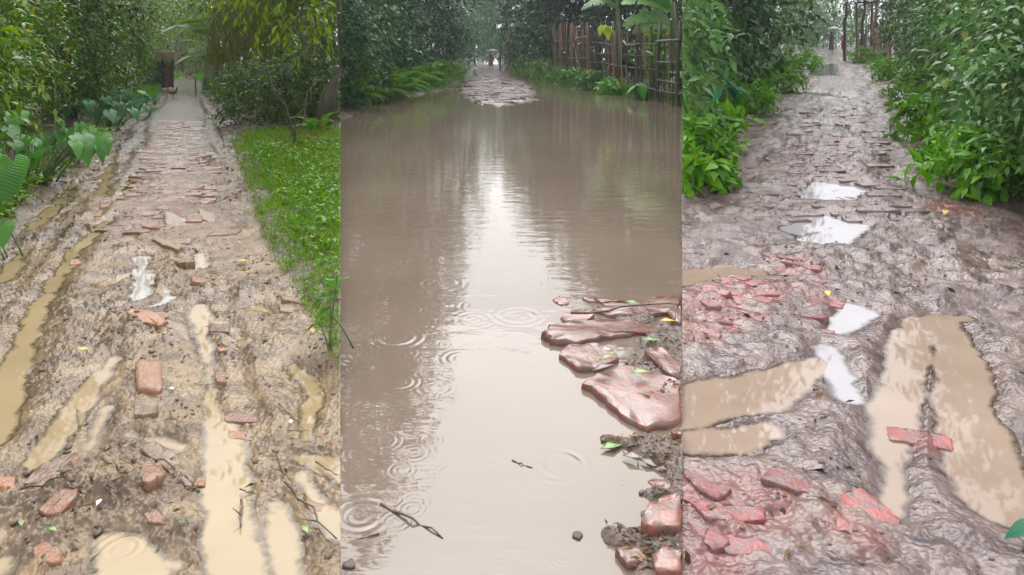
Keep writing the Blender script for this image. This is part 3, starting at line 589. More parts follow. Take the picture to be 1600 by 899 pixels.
# ------------------------------------------------------------------ plants
def nrm(a): return a / (np.linalg.norm(a, axis=-1, keepdims=True) + 1e-9)
LF = np.array([[0, 1, 3], [0, 3, 2], [1, 4, 3], [3, 4, 2]])
def leaf_verts(b, l, nv, L, W, fold=.12, curl=.18):
    s = nrm(np.cross(l, nv)); n = np.cross(s, l); L = L[:, None]; W = W[:, None]
    return np.stack([b, b + .42 * L * l + .5 * W * s + fold * W * n, b + .42 * L * l - .5 * W * s + fold * W * n, b + .5 * L * l, b + L * l - curl * L * n], 1)
def leaf_mesh(name, LV, p, base):
    """keeps each lane's plants on its own side of the boundary, as a trimmed hedge"""
    lo, hi = UB[p]; Y = np.maximum(LV[..., 1], .3); u = CX + F * LV[..., 0] / Y
    LV = LV[((u > lo) & (u < hi)).any(1)]; LV = clampX(LV.copy(), p); LV[..., 2] = np.maximum(LV[..., 2], slope(p, LV[..., 1]) + .01)
    n, k = LV.shape[:2]; Fc = (LF[None] + np.arange(n)[:, None, None] * 5).reshape(-1, 3)
    return mesh_np(name, LV.reshape(-1, 3) - np.array(base), Fc, False)
def crown_leaves(c, rad, ntw, k, tl, L, W, seed, up=.25, droop=.35, shell=.45, hang=0.0):
    r = np.random.default_rng(seed); d = nrm(r.normal(0, 1, (ntw, 3)))
    lump = 1 + .22 * np.sin(d[:, 0] * 5 + seed) * np.cos(d[:, 1] * 4 + d[:, 2] * 5 + seed * 2) + .12 * np.sin(d[:, 2] * 11 + d[:, 0] * 9 + seed)
    q = (shell + (1 - shell) * r.random(ntw) ** .6) * lump
    o = np.array(c) + d * q[:, None] * np.array(rad)
    td = nrm(d * .8 + np.array([0, 0, up]) + r.normal(0, .45, (ntw, 3)))
    if hang: td = nrm(td * (1 - hang) + np.array([0, 0, -1]) * hang + r.normal(0, .06, (ntw, 3)))
    t = np.linspace(.08, 1, k)[None, :, None]; tlen = (tl * r.uniform(.6, 1.3, ntw))[:, None, None]
    P = o[:, None] + td[:, None] * t * tlen + np.array([0, 0, -1.0]) * droop * t ** 2 * tlen
    sd_ = nrm(np.cross(td, r.normal(0, 1, (ntw, 3))))[:, None]; alt = np.where(np.arange(k) % 2, 1., -1.)[None, :, None]
    ld = nrm(td[:, None] * .55 + sd_ * alt * .75 + np.array([0, 0, -.35 - hang]) + r.normal(0, .28, (ntw, k, 3)))
    nv = nrm(np.array([0, 0, 1.0]) + r.normal(0, .45, (ntw, k, 3)) + d[:, None] * .35)
    LL = L * r.uniform(.6, 1.25, ntw * k)
    return leaf_verts(P.reshape(-1, 3), ld.reshape(-1, 3), nv.reshape(-1, 3), LL, W / L * LL)
SEED = [1000]
def bent(a, b, n=6, wob=.06, seed=0):
    r = np.random.default_rng(seed); a, b = np.array(a, float), np.array(b, float); t = np.linspace(0, 1, n)[:, None]
    w = r.normal(0, wob * np.linalg.norm(b - a), (n, 3)); w[0] = w[-1] = 0; return a + (b - a) * t + w * np.sin(np.pi * t)
def shrub(p, u, v, rad, H, mat, label, L=.13, W=.048, ntw=330, k=9, name='shrub', group=None, hang=0., tl=.38, stems=4, cat='shrub', smat='bark', z0=.0):
    SEED[0] += 1; s = SEED[0]; x, y = map(float, G(u, v, p)); z = gz(p, x, y); t = thing(name, (x, y, z), label, cat, group)
    lv_ = np.random.default_rng(s + 5).uniform(.75, 1.4) if not hang else 1.0; L *= lv_; W *= lv_ * np.random.default_rng(s + 6).uniform(.8, 1.25); ntw = int(ntw / lv_)
    LV = crown_leaves((x, y, z + H * .52 + z0), (rad, rad, H * .5), ntw, k, tl, L, W, s, hang=hang)
    obj('foliage', leaf_mesh('foliage', LV, p, (x, y, z)), M[mat], t)
    r = np.random.default_rng(s)
    for i in range(stems):
        a = r.uniform(0, 6.28); P = bent((r.normal(0, .1), r.normal(0, .1), -.05), (rad * .6 * math.cos(a), rad * .6 * math.sin(a), H * r.uniform(.6, .9)), 5, .05, s + i)
        V, Fc = tube(P, np.linspace(.022, .007, 5), 5); V = clampX(V + np.array([x, y, z]), p) - np.array([x, y, z])
        obj('stem', mesh_np('stem', V, Fc), M[smat], t)
    return t
def tree(p, u, v, H, rad, mat, label, zc=.35, L=.2, W=.085, ntw=330, k=10, tr=.12, lean=(0, 0), bark='bark', name='tree', limbs=6, tl=.7, hang=0., crown=True):
    SEED[0] += 1; s = SEED[0]; x, y = map(float, G(u, v, p)); z = gz(p, x, y); base = np.array([x, y, z]); t = thing(name, tuple(base), label, 'tree', None)
    top = np.array([lean[0], lean[1], H * .86]); P = bent((0, 0, -.1), top, 9, .025, s); parts = [tube(P, np.linspace(tr, tr * .25, 9), 9)]
    r = np.random.default_rng(s)
    for i in range(limbs):
        j = r.integers(3, 8); a = r.uniform(0, 6.28); e = P[j] + np.array([math.cos(a) * rad * .75, math.sin(a) * rad * .75, H * .18 * r.uniform(.4, 1.3)])
        parts.append(tube(bent(P[j], e, 6, .07, s + i), np.linspace(tr * .45, tr * .1, 6), 6))
    V, Fc = join(parts); V = clampX(V + base, p) - base; obj('trunk', mesh_np('trunk', V, Fc), M[bark], t)
    c0 = H * zc; ch = (H - c0) * .5
    LV = crown_leaves(base + np.array([lean[0] * .7, lean[1] * .7, c0 + ch]), (rad, rad, ch), ntw, k, tl, L, W, s, shell=.35, hang=hang)
    obj('crown', leaf_mesh('crown', LV, p, base), M[mat], t); return t

# hedge along the left of the muddy lane
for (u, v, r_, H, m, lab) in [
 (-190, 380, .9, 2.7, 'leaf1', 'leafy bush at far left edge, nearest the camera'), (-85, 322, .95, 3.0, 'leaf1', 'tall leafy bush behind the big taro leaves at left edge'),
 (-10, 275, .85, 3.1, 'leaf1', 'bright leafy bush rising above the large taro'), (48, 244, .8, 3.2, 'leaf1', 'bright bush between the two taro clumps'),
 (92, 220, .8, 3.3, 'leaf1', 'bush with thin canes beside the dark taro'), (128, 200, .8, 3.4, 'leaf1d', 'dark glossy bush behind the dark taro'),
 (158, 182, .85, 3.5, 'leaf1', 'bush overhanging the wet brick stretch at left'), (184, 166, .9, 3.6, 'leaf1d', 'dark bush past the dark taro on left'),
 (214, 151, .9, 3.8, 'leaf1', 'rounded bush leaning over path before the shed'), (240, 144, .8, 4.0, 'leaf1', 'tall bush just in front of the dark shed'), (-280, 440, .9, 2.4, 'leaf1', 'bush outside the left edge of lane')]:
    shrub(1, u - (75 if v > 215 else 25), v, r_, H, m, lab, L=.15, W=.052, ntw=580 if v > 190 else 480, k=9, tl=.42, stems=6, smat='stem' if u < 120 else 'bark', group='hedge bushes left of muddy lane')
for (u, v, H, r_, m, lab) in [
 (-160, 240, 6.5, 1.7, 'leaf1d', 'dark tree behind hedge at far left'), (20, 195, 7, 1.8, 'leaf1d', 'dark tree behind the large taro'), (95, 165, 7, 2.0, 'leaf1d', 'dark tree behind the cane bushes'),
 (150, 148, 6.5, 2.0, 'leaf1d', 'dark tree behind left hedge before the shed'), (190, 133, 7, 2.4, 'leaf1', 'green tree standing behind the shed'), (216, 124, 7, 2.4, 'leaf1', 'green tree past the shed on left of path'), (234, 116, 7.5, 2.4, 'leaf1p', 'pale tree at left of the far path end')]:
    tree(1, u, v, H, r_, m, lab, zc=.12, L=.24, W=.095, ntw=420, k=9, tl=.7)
# right of the muddy lane
for (u, v, r_, H, m, lab, h_, L_, W_) in [
 (425, 198, 1.0, 1.3, 'leaf1d', 'low dark bush with small wet leaves right of path', .0, .10, .04), (482, 205, .9, 1.3, 'leaf1d', 'low dark bush left of the leaning trunk', .0, .10, .04), (395, 178, .8, 1.1, 'leaf1d', 'low dark bush beside drooping bamboo', .0, .10, .04), (520, 200, 1.0, 2.3, 'leaf1d', 'dark bush right behind the leaning trunk', .0, .12, .05), (505, 160, 1.6, 3.4, 'leaf1d', 'tall dark bush far behind the leaning trunk', .0, .16, .07)]:
    shrub(1, u, v, r_, H, m, lab, L=L_, W=W_, ntw=380, hang=h_, group='low bushes right of muddy lane')
for (u, v, r_, H, lab) in [(392, 158, 1.1, 5.2, 'drooping bamboo clump nearest the palm'), (430, 165, 1.2, 5.5, 'drooping bamboo clump in the middle of the right bank'), (470, 172, 1.2, 5.2, 'drooping bamboo clump behind the low dark bushes'), (368, 148, 1.0, 5.0, 'drooping bamboo clump just behind the palm')]:
    shrub(1, u, v, r_, H, 'weep', lab, L=.2, W=.026, ntw=190, k=26, hang=.85, tl=1.5, stems=8, name='weeping_bamboo', cat='bamboo', smat='stem', group='drooping bamboo right of muddy lane', z0=.5)
tree(1, 502, 217, 5.5, 2.2, 'leaf1d', 'mossy tree with leaning trunk at right of muddy lane', zc=.42, L=.17, W=.075, ntw=520, tr=.16, lean=(.75, .3), bark='barkm')
tree(1, 505, 172, 6.5, 1.9, 'leaf1d', 'dark tree behind the leaning trunk', zc=.2, L=.18, W=.08, ntw=520, tr=.12)
tree(1, 450, 152, 7.5, 2.0, 'leaf1d', 'dark tree behind drooping bamboo', zc=.1, L=.2, W=.08, ntw=520, tr=.1)
shrub(1, 462, 240, 1.0, 1.4, 'leaf1y', 'overhanging spray of yellow green leaves high right', L=.15, W=.06, ntw=80, k=8, tl=.45, z0=1.75, stems=3, name='overhanging_spray', cat='branch', hang=.35)
for (u, v, H, r_, m, lab) in [(412, 140, 9, 2.6, 'leaf1d', 'tall dark tree behind the bamboo'), (365, 132, 8.5, 2.4, 'leaf1', 'tall tree behind the palm'), (338, 124, 8.5, 2.4, 'leaf1', 'tree at right of the narrow path end'), (470, 145, 8, 2.6, 'leaf1d', 'tall dark tree at right far behind')]:
    tree(1, u, v, H, r_, m, lab, zc=.1, L=.24, W=.09, ntw=460, tl=.7)
# far end of muddy lane
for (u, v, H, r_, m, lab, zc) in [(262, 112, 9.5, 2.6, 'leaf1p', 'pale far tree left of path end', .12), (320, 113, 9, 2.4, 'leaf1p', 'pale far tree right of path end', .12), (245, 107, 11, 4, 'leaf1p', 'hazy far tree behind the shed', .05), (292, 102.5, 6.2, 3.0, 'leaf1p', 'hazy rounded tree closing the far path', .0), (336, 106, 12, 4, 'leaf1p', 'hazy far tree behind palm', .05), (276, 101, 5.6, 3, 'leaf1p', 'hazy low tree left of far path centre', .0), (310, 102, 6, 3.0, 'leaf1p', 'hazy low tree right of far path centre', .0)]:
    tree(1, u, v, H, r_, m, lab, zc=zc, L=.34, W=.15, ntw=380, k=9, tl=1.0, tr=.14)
x, y = map(float, G(312, 116, 1)); t = thing('branching_tree', (x, y, 0), 'dark forked bare trunk against pale sky at path end', 'tree')
V, Fc = join([tube(bent((0, 0, -.1), (0, 0, 3.6), 6, .02, 1), np.linspace(.17, .12, 6), 8), tube(bent((0, 0, 3.5), (-1.3, 0, 7), 7, .06, 2), np.linspace(.11, .04, 7), 6), tube(bent((0, 0, 3.5), (.2, .2, 8), 7, .03, 3), np.linspace(.11, .04, 7), 6), tube(bent((0, 0, 3.4), (.8, 0, 7), 7, .05, 4), np.linspace(.1, .04, 7), 6), tube(bent((-.5, 0, 5), (-1.8, .3, 5.6), 5, .05, 5), np.linspace(.05, .02, 5), 5)])
obj('trunk', mesh_np('trunk', V, Fc), M['bark'], t)
obj('crown', leaf_mesh('crown', crown_leaves((x, y, 7.5), (2.2, 2.2, 1.4), 160, 9, .8, .3, .12, 77), 1, (x, y, 0)), M['leaf1'], t)
for u, v, r_, H, lab in [(268, 114, 1.6, 2.2, 'pale low bush left of far path end'), (318, 116, 1.4, 2.0, 'pale low bush right of far path end'), (284, 110, 2.0, 2.2, 'pale low bush closing path on left'), (306, 110, 2.0, 2.2, 'pale low bush closing path on right'), (254, 118, 1.4, 2.2, 'pale bush just past the shed'), (332, 122, 1.3, 1.8, 'pale bush under the palms')]:
    shrub(1, u, v, r_, H, 'leaf1p', lab, L=.24, W=.1, ntw=160, tl=.5, group='far bushes at end of muddy lane')
for u, v, H, lab in [(285, 118, 4.5, 'slim dark trunk left of path end'), (276, 122, 3.5, 'slim pale trunk left of far path'), (364, 140, 3.6, 'slim pale trunk behind the palm')]:
    x, y = map(float, G(u, v, 1)); tag(obj('slim_trunk', mesh_np('slim_trunk', *tube(bent((0, 0, -.1), (.15, 0, H), 7, .02, int(u)), np.linspace(.08, .05, 7), 7)), M['barkp' if 'pale' in lab else 'bark'], loc=(x, y, gz(1, x, y))), lab, 'tree')

# flooded lane, both banks
for (u, v, r_, H, m, lab) in [
 (536, 172, .9, 3.2, 'leaf2', 'leafy bush at left edge of flood nearest the camera'), (560, 160, 1.0, 3.2, 'leaf2', 'bush with broad wet leaves left of flood'), (590, 152, 1.1, 3.4, 'leaf2', 'bush behind the bright ferns'), (622, 143, 1.2, 3.6, 'leaf2', 'bush right of the bright ferns'),
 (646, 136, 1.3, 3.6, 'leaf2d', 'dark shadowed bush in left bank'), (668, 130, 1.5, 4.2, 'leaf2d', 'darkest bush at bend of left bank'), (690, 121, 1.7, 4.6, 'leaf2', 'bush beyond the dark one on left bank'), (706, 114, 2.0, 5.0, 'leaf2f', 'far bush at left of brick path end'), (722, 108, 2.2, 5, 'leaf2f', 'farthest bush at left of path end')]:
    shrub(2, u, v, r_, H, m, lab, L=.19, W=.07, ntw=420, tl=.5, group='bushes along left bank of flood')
for (u, v, H, r_, m, lab) in [
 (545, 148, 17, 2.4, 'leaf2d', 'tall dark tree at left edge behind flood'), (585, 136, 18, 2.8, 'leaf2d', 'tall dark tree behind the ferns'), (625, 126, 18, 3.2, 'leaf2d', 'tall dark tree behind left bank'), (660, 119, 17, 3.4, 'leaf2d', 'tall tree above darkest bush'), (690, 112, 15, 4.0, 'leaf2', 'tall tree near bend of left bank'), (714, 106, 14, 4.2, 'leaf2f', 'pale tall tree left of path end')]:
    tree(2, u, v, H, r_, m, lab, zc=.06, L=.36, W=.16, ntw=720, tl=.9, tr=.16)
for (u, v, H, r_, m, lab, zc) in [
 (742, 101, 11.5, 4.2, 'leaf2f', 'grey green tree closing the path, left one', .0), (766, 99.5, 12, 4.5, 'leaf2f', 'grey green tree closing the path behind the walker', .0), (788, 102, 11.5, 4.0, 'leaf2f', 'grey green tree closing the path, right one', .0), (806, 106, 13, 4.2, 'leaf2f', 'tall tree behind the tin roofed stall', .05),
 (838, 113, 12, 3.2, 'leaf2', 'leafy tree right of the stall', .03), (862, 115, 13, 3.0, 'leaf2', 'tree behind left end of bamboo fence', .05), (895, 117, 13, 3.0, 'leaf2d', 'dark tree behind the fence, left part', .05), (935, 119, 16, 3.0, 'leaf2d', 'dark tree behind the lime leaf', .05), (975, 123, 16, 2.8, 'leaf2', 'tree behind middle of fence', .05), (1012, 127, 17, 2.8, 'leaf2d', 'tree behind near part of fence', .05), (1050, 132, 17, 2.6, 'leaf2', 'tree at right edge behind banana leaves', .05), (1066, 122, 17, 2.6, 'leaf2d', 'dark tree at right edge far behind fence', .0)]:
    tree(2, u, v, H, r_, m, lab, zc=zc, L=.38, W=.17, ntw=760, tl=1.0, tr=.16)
for (u, v, r_, H, m, lab) in [(842, 121, 2.0, 4.2, 'leaf2', 'round bush between stall and bamboo fence'), (820, 114, 1.8, 3.0, 'leaf2', 'bush beside the stall'), (880, 117, 1.2, 2.4, 'leaf2', 'climbing bush behind left part of fence'), (930, 122, 1.2, 2.2, 'leaf2', 'bush behind middle part of fence'), (990, 131, 1.0, 2.2, 'leaf2', 'bush showing through fence near lime leaf'), (1040, 137, 1.0, 2.0, 'leaf3g', 'bright bush showing through near end of fence')]:
    shrub(2, u, v, r_, H, m, lab, L=.22, W=.09, ntw=330, tl=.5, group='bushes on right bank of flood')
for i, (u, v, r_, H, lab) in enumerate([(690, 127, 1.1, 1.1, 'low verge plants left of the brick path'), (668, 138, 1.0, 1.0, 'low verge plants at left corner of brick path'), (705, 118, 1.3, 1.2, 'far low verge plants left of brick path'), (825, 118, 1.4, 1.1, 'low verge plants right of the brick path end'), (850, 124, 1.2, 1.0, 'low verge plants below the round bush'), (876, 129, .7, .6, 'low verge plants at foot of fence, far end'), (900, 134, .6, .5, 'low verge plants at foot of fence, second from far end'), (930, 140, .5, .5, 'low verge plants at foot of fence below lime leaf'), (960, 147, .45, .4, 'low verge plants at foot of fence near the water')]):
    shrub(2, u, v, r_, H, 'fern', lab, L=.2, W=.06, ntw=150, tl=.35, stems=2, smat='stem', name='verge_plant', cat='plant', group='low plants along flooded lane')

# churned lane, both banks
for (u, v, r_, H, m, lab, g) in [
 (985, 272, .75, 2.4, 'leaf3', 'bush at left edge of churned lane nearest the camera', 0), (1015, 224, .85, 2.8, 'leaf3d', 'dark bush behind the teal taro', 0), (1055, 182, .9, 2.8, 'leaf3', 'bush above the teal taro', 0), (1098, 155, 1.0, 3.0, 'leaf3', 'light bush left of churned lane', 0), (1150, 130, 1.2, 3.4, 'leaf3', 'bush midway along left of churned lane', 0), (1188, 110, 1.4, 3.8, 'leaf3', 'bush further along left of churned lane', 0), (1235, 92, 1.6, 4.0, 'leaf3', 'far bush left of the umbrella', 0), (1262, 82, 1.7, 4.2, 'leaf3d', 'farthest bush left of the umbrella', 0),
 (1740, 350, .9, 2.2, 'leaf3', 'bush outside right edge of churned lane', 1), (1672, 300, .9, 2.5, 'leaf3', 'bush at lower right edge of churned lane', 1), (1612, 248, .9, 2.8, 'leaf3', 'bush in front of the leaning log', 1), (1565, 208, .95, 3.0, 'leaf3', 'big bush behind the leaning log', 1), (1515, 172, 1.0, 3.0, 'leaf3', 'bush with broad leaves right of churned lane', 1), (1472, 142, 1.1, 3.2, 'leaf3', 'bush midway along right of churned lane', 1), (1438, 120, 1.2, 3.2, 'leaf3d', 'darker bush along right of churned lane', 1), (1436, 106, 1.2, 3.4, 'leaf3', 'far bush right of the roofed hut', 1)]:
    shrub(3, u, v, r_, H, m, lab, L=.145, W=.055, ntw=560, tl=.45, group='bushes right of churned lane' if g else 'bushes left of churned lane')
for i, (u, v, r_, H, lab) in enumerate([(1070, 292, .4, .5, 'bright low verge clump at left edge of churned lane'), (1095, 240, .45, .45, 'bright low verge clump under the teal taro'), (1160, 180, .6, .5, 'bright low verge clump left of churned lane'), (1205, 145, .8, .6, 'far bright verge clump left of churned lane'), (1245, 110, 1.0, .7, 'farthest bright verge clump left of churned lane'),
   (1580, 312, .5, .6, 'bright verge clump at right edge near camera'), (1530, 272, .5, .6, 'bright verge clump below the leaning log'), (1478, 222, .55, .6, 'bright verge clump right of churned lane'), (1435, 172, .6, .7, 'second bright verge clump from the hut'), (1400, 128, .7, .6, 'bright verge clump nearest the hut'), (1352, 100, .9, .7, 'far bright clump beside path end')]):
    shrub(3, u, v, r_, H, 'leaf3g', lab, L=.15, W=.06, ntw=150, tl=.3, stems=2, smat='stem', name='verge_plant', cat='plant', group='bright plants along churned lane')
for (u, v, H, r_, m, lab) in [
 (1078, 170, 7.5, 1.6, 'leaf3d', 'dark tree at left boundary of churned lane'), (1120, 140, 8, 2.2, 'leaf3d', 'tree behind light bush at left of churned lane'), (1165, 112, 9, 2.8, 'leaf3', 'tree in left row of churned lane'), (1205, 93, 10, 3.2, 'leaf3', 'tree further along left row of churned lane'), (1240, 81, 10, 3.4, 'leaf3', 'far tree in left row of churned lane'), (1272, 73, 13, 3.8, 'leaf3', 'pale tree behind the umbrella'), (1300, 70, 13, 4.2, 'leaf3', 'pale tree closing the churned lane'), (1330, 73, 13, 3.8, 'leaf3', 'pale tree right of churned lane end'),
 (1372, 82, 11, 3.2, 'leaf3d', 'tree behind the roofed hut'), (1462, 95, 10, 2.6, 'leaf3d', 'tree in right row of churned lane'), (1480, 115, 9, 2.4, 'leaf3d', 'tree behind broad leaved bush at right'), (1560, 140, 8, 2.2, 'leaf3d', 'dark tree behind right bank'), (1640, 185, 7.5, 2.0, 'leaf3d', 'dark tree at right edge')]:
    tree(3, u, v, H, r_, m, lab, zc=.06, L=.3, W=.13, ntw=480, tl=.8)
for u, v, r_, H, lab in [(1290, 74, 2.2, 3.6, 'hazy bush closing churned lane on left'), (1318, 74, 2.2, 3.6, 'hazy bush closing churned lane on right'), (1268, 76, 1.8, 3.2, 'hazy bush left of churned lane end'), (1350, 78, 1.6, 2.6, 'hazy bush between path end and hut')]:
    shrub(3, u, v, r_, H, 'leaf3', lab, L=.26, W=.11, ntw=220, tl=.5, group='far bushes at end of churned lane')
# leaning log on the right bank
x, y = map(float, G(1566, 215, 3)); tag(obj('leaning_log', mesh_np('log', *tube(bent((0, -.1, -.1), (-.32, -.1, 1.0), 8, .03, 9), np.linspace(.11, .085, 8), 10)), simple('pinkish_bark', (.22, .13, .11), (.32, .2, .17), 14, .6, .7, .015, (1, 1, .3)), loc=(x - .1, y - 1.0, gz(3, x, y - 1))), 'pinkish brown leaning log among bushes at right', 'log')

# broad-leaved plants: every leaf its own part
def heart_mesh(name, L=1., W=.8, sag=.25, fold=.10, seed=0):
    r = np.random.default_rng(seed); out = [(-.28, .12), (-.30, .30), (-.1, .47), (.12, .50), (.38, .40), (.65, .24), (.86, .10), (1., 0)]
    V = [(0, 0, 0), (.35, 0, 0), (.68, 0, 0)]; 
    L_ = [(a, b) for a, b in out]; Rr = [(a, -b) for a, b in out[:-1]]
    V += [(a, b, 0) for a, b in L_] + [(a, b, 0) for a, b in Rr]; V = np.array(V, float)
    nL = 3; nR = 3 + len(L_); Fc = []
    for base, n in ((nL, len(L_)), (nR, len(Rr))):
        ids = [base + i for i in range(n)] + ([nL + len(L_) - 1] if base == nR else []); fl = base == nR
        mid = [0, 0, 0, 0, 1, 1, 2, 2]
        for i in range(len(ids) - 1):
            a, b = ids[i], ids[i + 1]; ma, mb = mid[i], mid[i + 1]
            f = [ma, a, b] if ma == mb else [ma, a, b, mb]; Fc.append(tuple(f[::-1] if not fl else f))
    x = V[:, 0]; V[:, 2] = -sag * np.clip(x, 0, 1) ** 2 + fold * np.abs(V[:, 1]) * 1.4 + .03 * np.sin(V[:, 1] * 14 + seed) * (np.abs(V[:, 1]) > .2) - .08 * np.abs(V[:, 1]) ** 2 * 4 * (x < .1)
    V[:, 0] *= L; V[:, 1] *= W; V[:, 2] *= L
    return mesh_np(name, V, Fc)
def hearts(mat): 
    ms = [heart_mesh('leaf', sag=.2 + .12 * i, seed=i) for i in range(3)]
    for m_ in ms: m_.materials.append(M[mat])
    return ms
HM = {k: hearts(k) for k in ('taro', 'tarod', 'taro3', 'lime')}
def petiole(a, b, parent, r=.012):
    a, b = np.array(a, float), np.array(b, float); t = np.linspace(0, 1, 6)[:, None]; P = a + (b - a) * t; P[:, 2] += .12 * np.sin(np.pi * t[:, 0]) * np.linalg.norm(b - a)
    return obj('leaf_stalk', mesh_np('leaf_stalk', *tube(P, np.linspace(r * 1.5, r * .7, 6), 6)), M['stem'], parent)
def taro(p, u, v, mat, label, leaves, group=None, name='taro_plant'):
    """leaves: (dx, dy, z, size, heading, pitch)"""
    x, y = map(float, G(u, v, p)); z = gz(p, x, y); t = thing(name, (x, y, z), label, 'plant', group)
    for i, (dx, dy, h, s, hd, pt) in enumerate(leaves):
        lf = obj('leaf', HM[mat][i % 3], None, t, (dx, dy, h), (rng.normal(0, .18), pt, hd), (s, s, s))
        petiole((dx * .25 + rng.normal(0, .03), dy * .25 + rng.normal(0, .03), 0), (dx, dy, h), t, .028 * s)
    return t
def auto_leaves(n, spread, zlo, zhi, smin, smax, face=-1.2, fs=1.0, seed=0, pt=.55):
    r = np.random.default_rng(seed); out = []
    for i in range(n):
        a = r.uniform(0, 6.28); q = spread * math.sqrt(r.random()); zz = zlo + (zhi - zlo) * (1 - q / spread * .6) * r.uniform(.6, 1)
        out.append((q * math.cos(a), q * math.sin(a), zz, r.uniform(smin, smax), face + r.normal(0, fs), pt + r.normal(0, .22)))
    return out
taro(1, 42, 300, 'taro', 'large light green taro clump at left edge of muddy lane', auto_leaves(46, .75, .1, 1.0, .15, .28, -.7, .65, 1, .75))
taro(1, 112, 262, 'taro', 'smaller light green taro clump right of the large one', auto_leaves(20, .45, .1, .6, .14, .24, -.7, .6, 2, .75))
taro(1, -10, 340, 'taro', 'taro plant with one broad leaf at left edge', auto_leaves(6, .3, .2, .5, .28, .36, -.6, .5, 3, .8))
taro(1, 6, 408, 'taro', 'small taro leaf pair at left edge above the rut', [(.0, 0, .24, .17, -1.0, .9), (-.1, .05, .16, .14, -1.8, .8), (-.16, 0, .2, .15, 2.6, .7)])
taro(1, 172, 206, 'tarod', 'dark taro clump beside the wet brick stretch', auto_leaves(34, .8, .1, .75, .18, .30, -.6, .8, 4, .65))
taro(1, 205, 183, 'tarod', 'far dark taro clump on left verge', auto_leaves(20, .6, .1, .65, .18, .28, -.6, .8, 14, .65))
taro(1, 522, 560, 'taro', 'bright broad leaved plant at right edge of muddy lane', [(-.02, 0, .26, .15, 2.6, .4), (.0, .06, .32, .15, 2.0, .3), (-.03, -.05, .2, .12, 3.4, .6), (-.08, .02, .12, .11, 3.0, .5)])
taro(3, 1118, 192, 'taro3', 'teal green taro plant at left of churned lane', auto_leaves(9, .42, .3, 1.05, .32, .5, -.9, .9, 5, .6))
taro(3, 1606, 880, 'taro3', 'small green leaf plant in bottom right corner', [(0, 0, .07, .08, 2.6, .6), (.05, .02, .05, .07, 1.8, .5), (.03, -.05, .06, .07, 3.6, .6)])
taro(3, 1532, 175, 'taro', 'broad leaved climber high on right bank', auto_leaves(16, .9, 1.2, 2.6, .24, .36, -1.6, 1.0, 6, .9), name='broad_leaved_climber')
taro(3, 1590, 205, 'taro', 'broad leaved climber at right edge above log', auto_leaves(14, .8, 1.0, 2.3, .24, .36, -1.8, 1.0, 7, .9), name='broad_leaved_climber')
taro(2, 1010, 156, 'taro', 'broad leaved plant standing in water at fence, left one', auto_leaves(7, .6, .3, .8, .45, .6, -.6, 1.4, 8, .4))
taro(2, 1045, 157, 'taro', 'broad leaved plant standing in water at fence, right one', auto_leaves(7, .55, .4, 1.1, .45, .65, -2.4, 1.2, 9, .3))
taro(2, 556, 166, 'tarod', 'broad dark leaves hanging over left edge of flood', auto_leaves(12, .9, .6, 2.6, .35, .5, -1.2, 1.0, 10, .9))
taro(2, 640, 146, 'tarod', 'broad leaves at water edge left of brick path', auto_leaves(7, .8, .2, .9, .4, .55, -1.2, .9, 11, .8))

def frond_mesh(name, n=18, L=1., W=.34, arch=.35, wl=.055, seed=0, stalk=.12):
    r = np.random.default_rng(seed); V = []; Fc = []; t = np.linspace(0, 1, 12); 
    P = np.column_stack([t * L, 0 * t, .28 * L * np.sin(t * 2.2) - arch * L * t ** 2.2]); v, f = tube(P, np.linspace(.012, .003, 12) * L, 4); V = [v]; Fc = list(f); k = len(v)
    for i in range(n):
        q = stalk + (1 - stalk) * (i + .5) / n; b = np.array([np.interp(q, t, P[:, j]) for j in range(3)]); w = W * L * math.sin(math.pi * min(1, .18 + q * .82)) ** .7 * r.uniform(.85, 1.1)
        for s in (-1, 1):
            d = np.array([.45, s * .9, -.18]); d /= np.linalg.norm(d); e = b + d * w - np.array([0, 0, .12 * w]); a = np.array([1, 0, .1]) * wl * L * .5
            V.append(np.array([b - a * .5, b + (e - b) * .5 - a, e, b + (e - b) * .5 + a, b + a * .5])); Fc.append((k, k + 1, k + 3, k + 4)); Fc.append((k + 1, k + 2, k + 3)); k += 5
    return mesh_np(name, np.concatenate(V), Fc)
def fronds(p, u, v, mat, label, n, L, ms, name, cat, z0=0., pt=(-.9, -.2), group=None, trunk=0):
    x, y = map(float, G(u, v, p)); z = gz(p, x, y); t = thing(name, (x, y, z), label, cat, group); r = np.random.default_rng(int(u * 7 + v))
    if trunk: obj('trunk', mesh_np('trunk', *tube(bent((0, 0, -.1), (0, 0, trunk), 6, .01, 3), np.linspace(.09, .07, 6), 8)), M['barkp'], t); z0 = trunk
    for i in range(n):
        a = 6.28 * i / n + r.normal(0, .2); s = L * r.uniform(.75, 1.15)
        me = ms[i % len(ms)]
        if len(me.materials) == 0: me.materials.append(M[mat])
        lo, hi = UB[p]
        if not lo < CX + F * (x + .8 * s * math.cos(a)) / (y + .8 * s * math.sin(a)) < hi: a = math.pi - a
        obj('frond', me, None, t, (0, 0, z0), (0, r.uniform(*pt), a), (s, s, s))
    return t
FM = [frond_mesh('fern_frond', 20, 1, .26, .45, .06, i) for i in range(3)]
for u, v, n, L, lab in [(605, 156, 14, 1.5, 'bright fern clump at left water edge'), (625, 151, 14, 1.5, 'fern clump right of the first fern at water edge'), (586, 161, 12, 1.2, 'small fern below the broad wet leaves'), (548, 172, 10, 1.1, 'fern frond tuft at left edge touching the flood'), (608, 146, 12, 1.6, 'fern clump behind the bright ferns'), (672, 138, 12, 1.6, 'fern clump near left corner of brick path'), (652, 143, 12, 1.3, 'fern clump between bright ferns and brick path')]:
    fronds(2, u, v, 'fern', lab, n, L, FM, 'fern', 'fern', .1, group='ferns on left bank of flood')
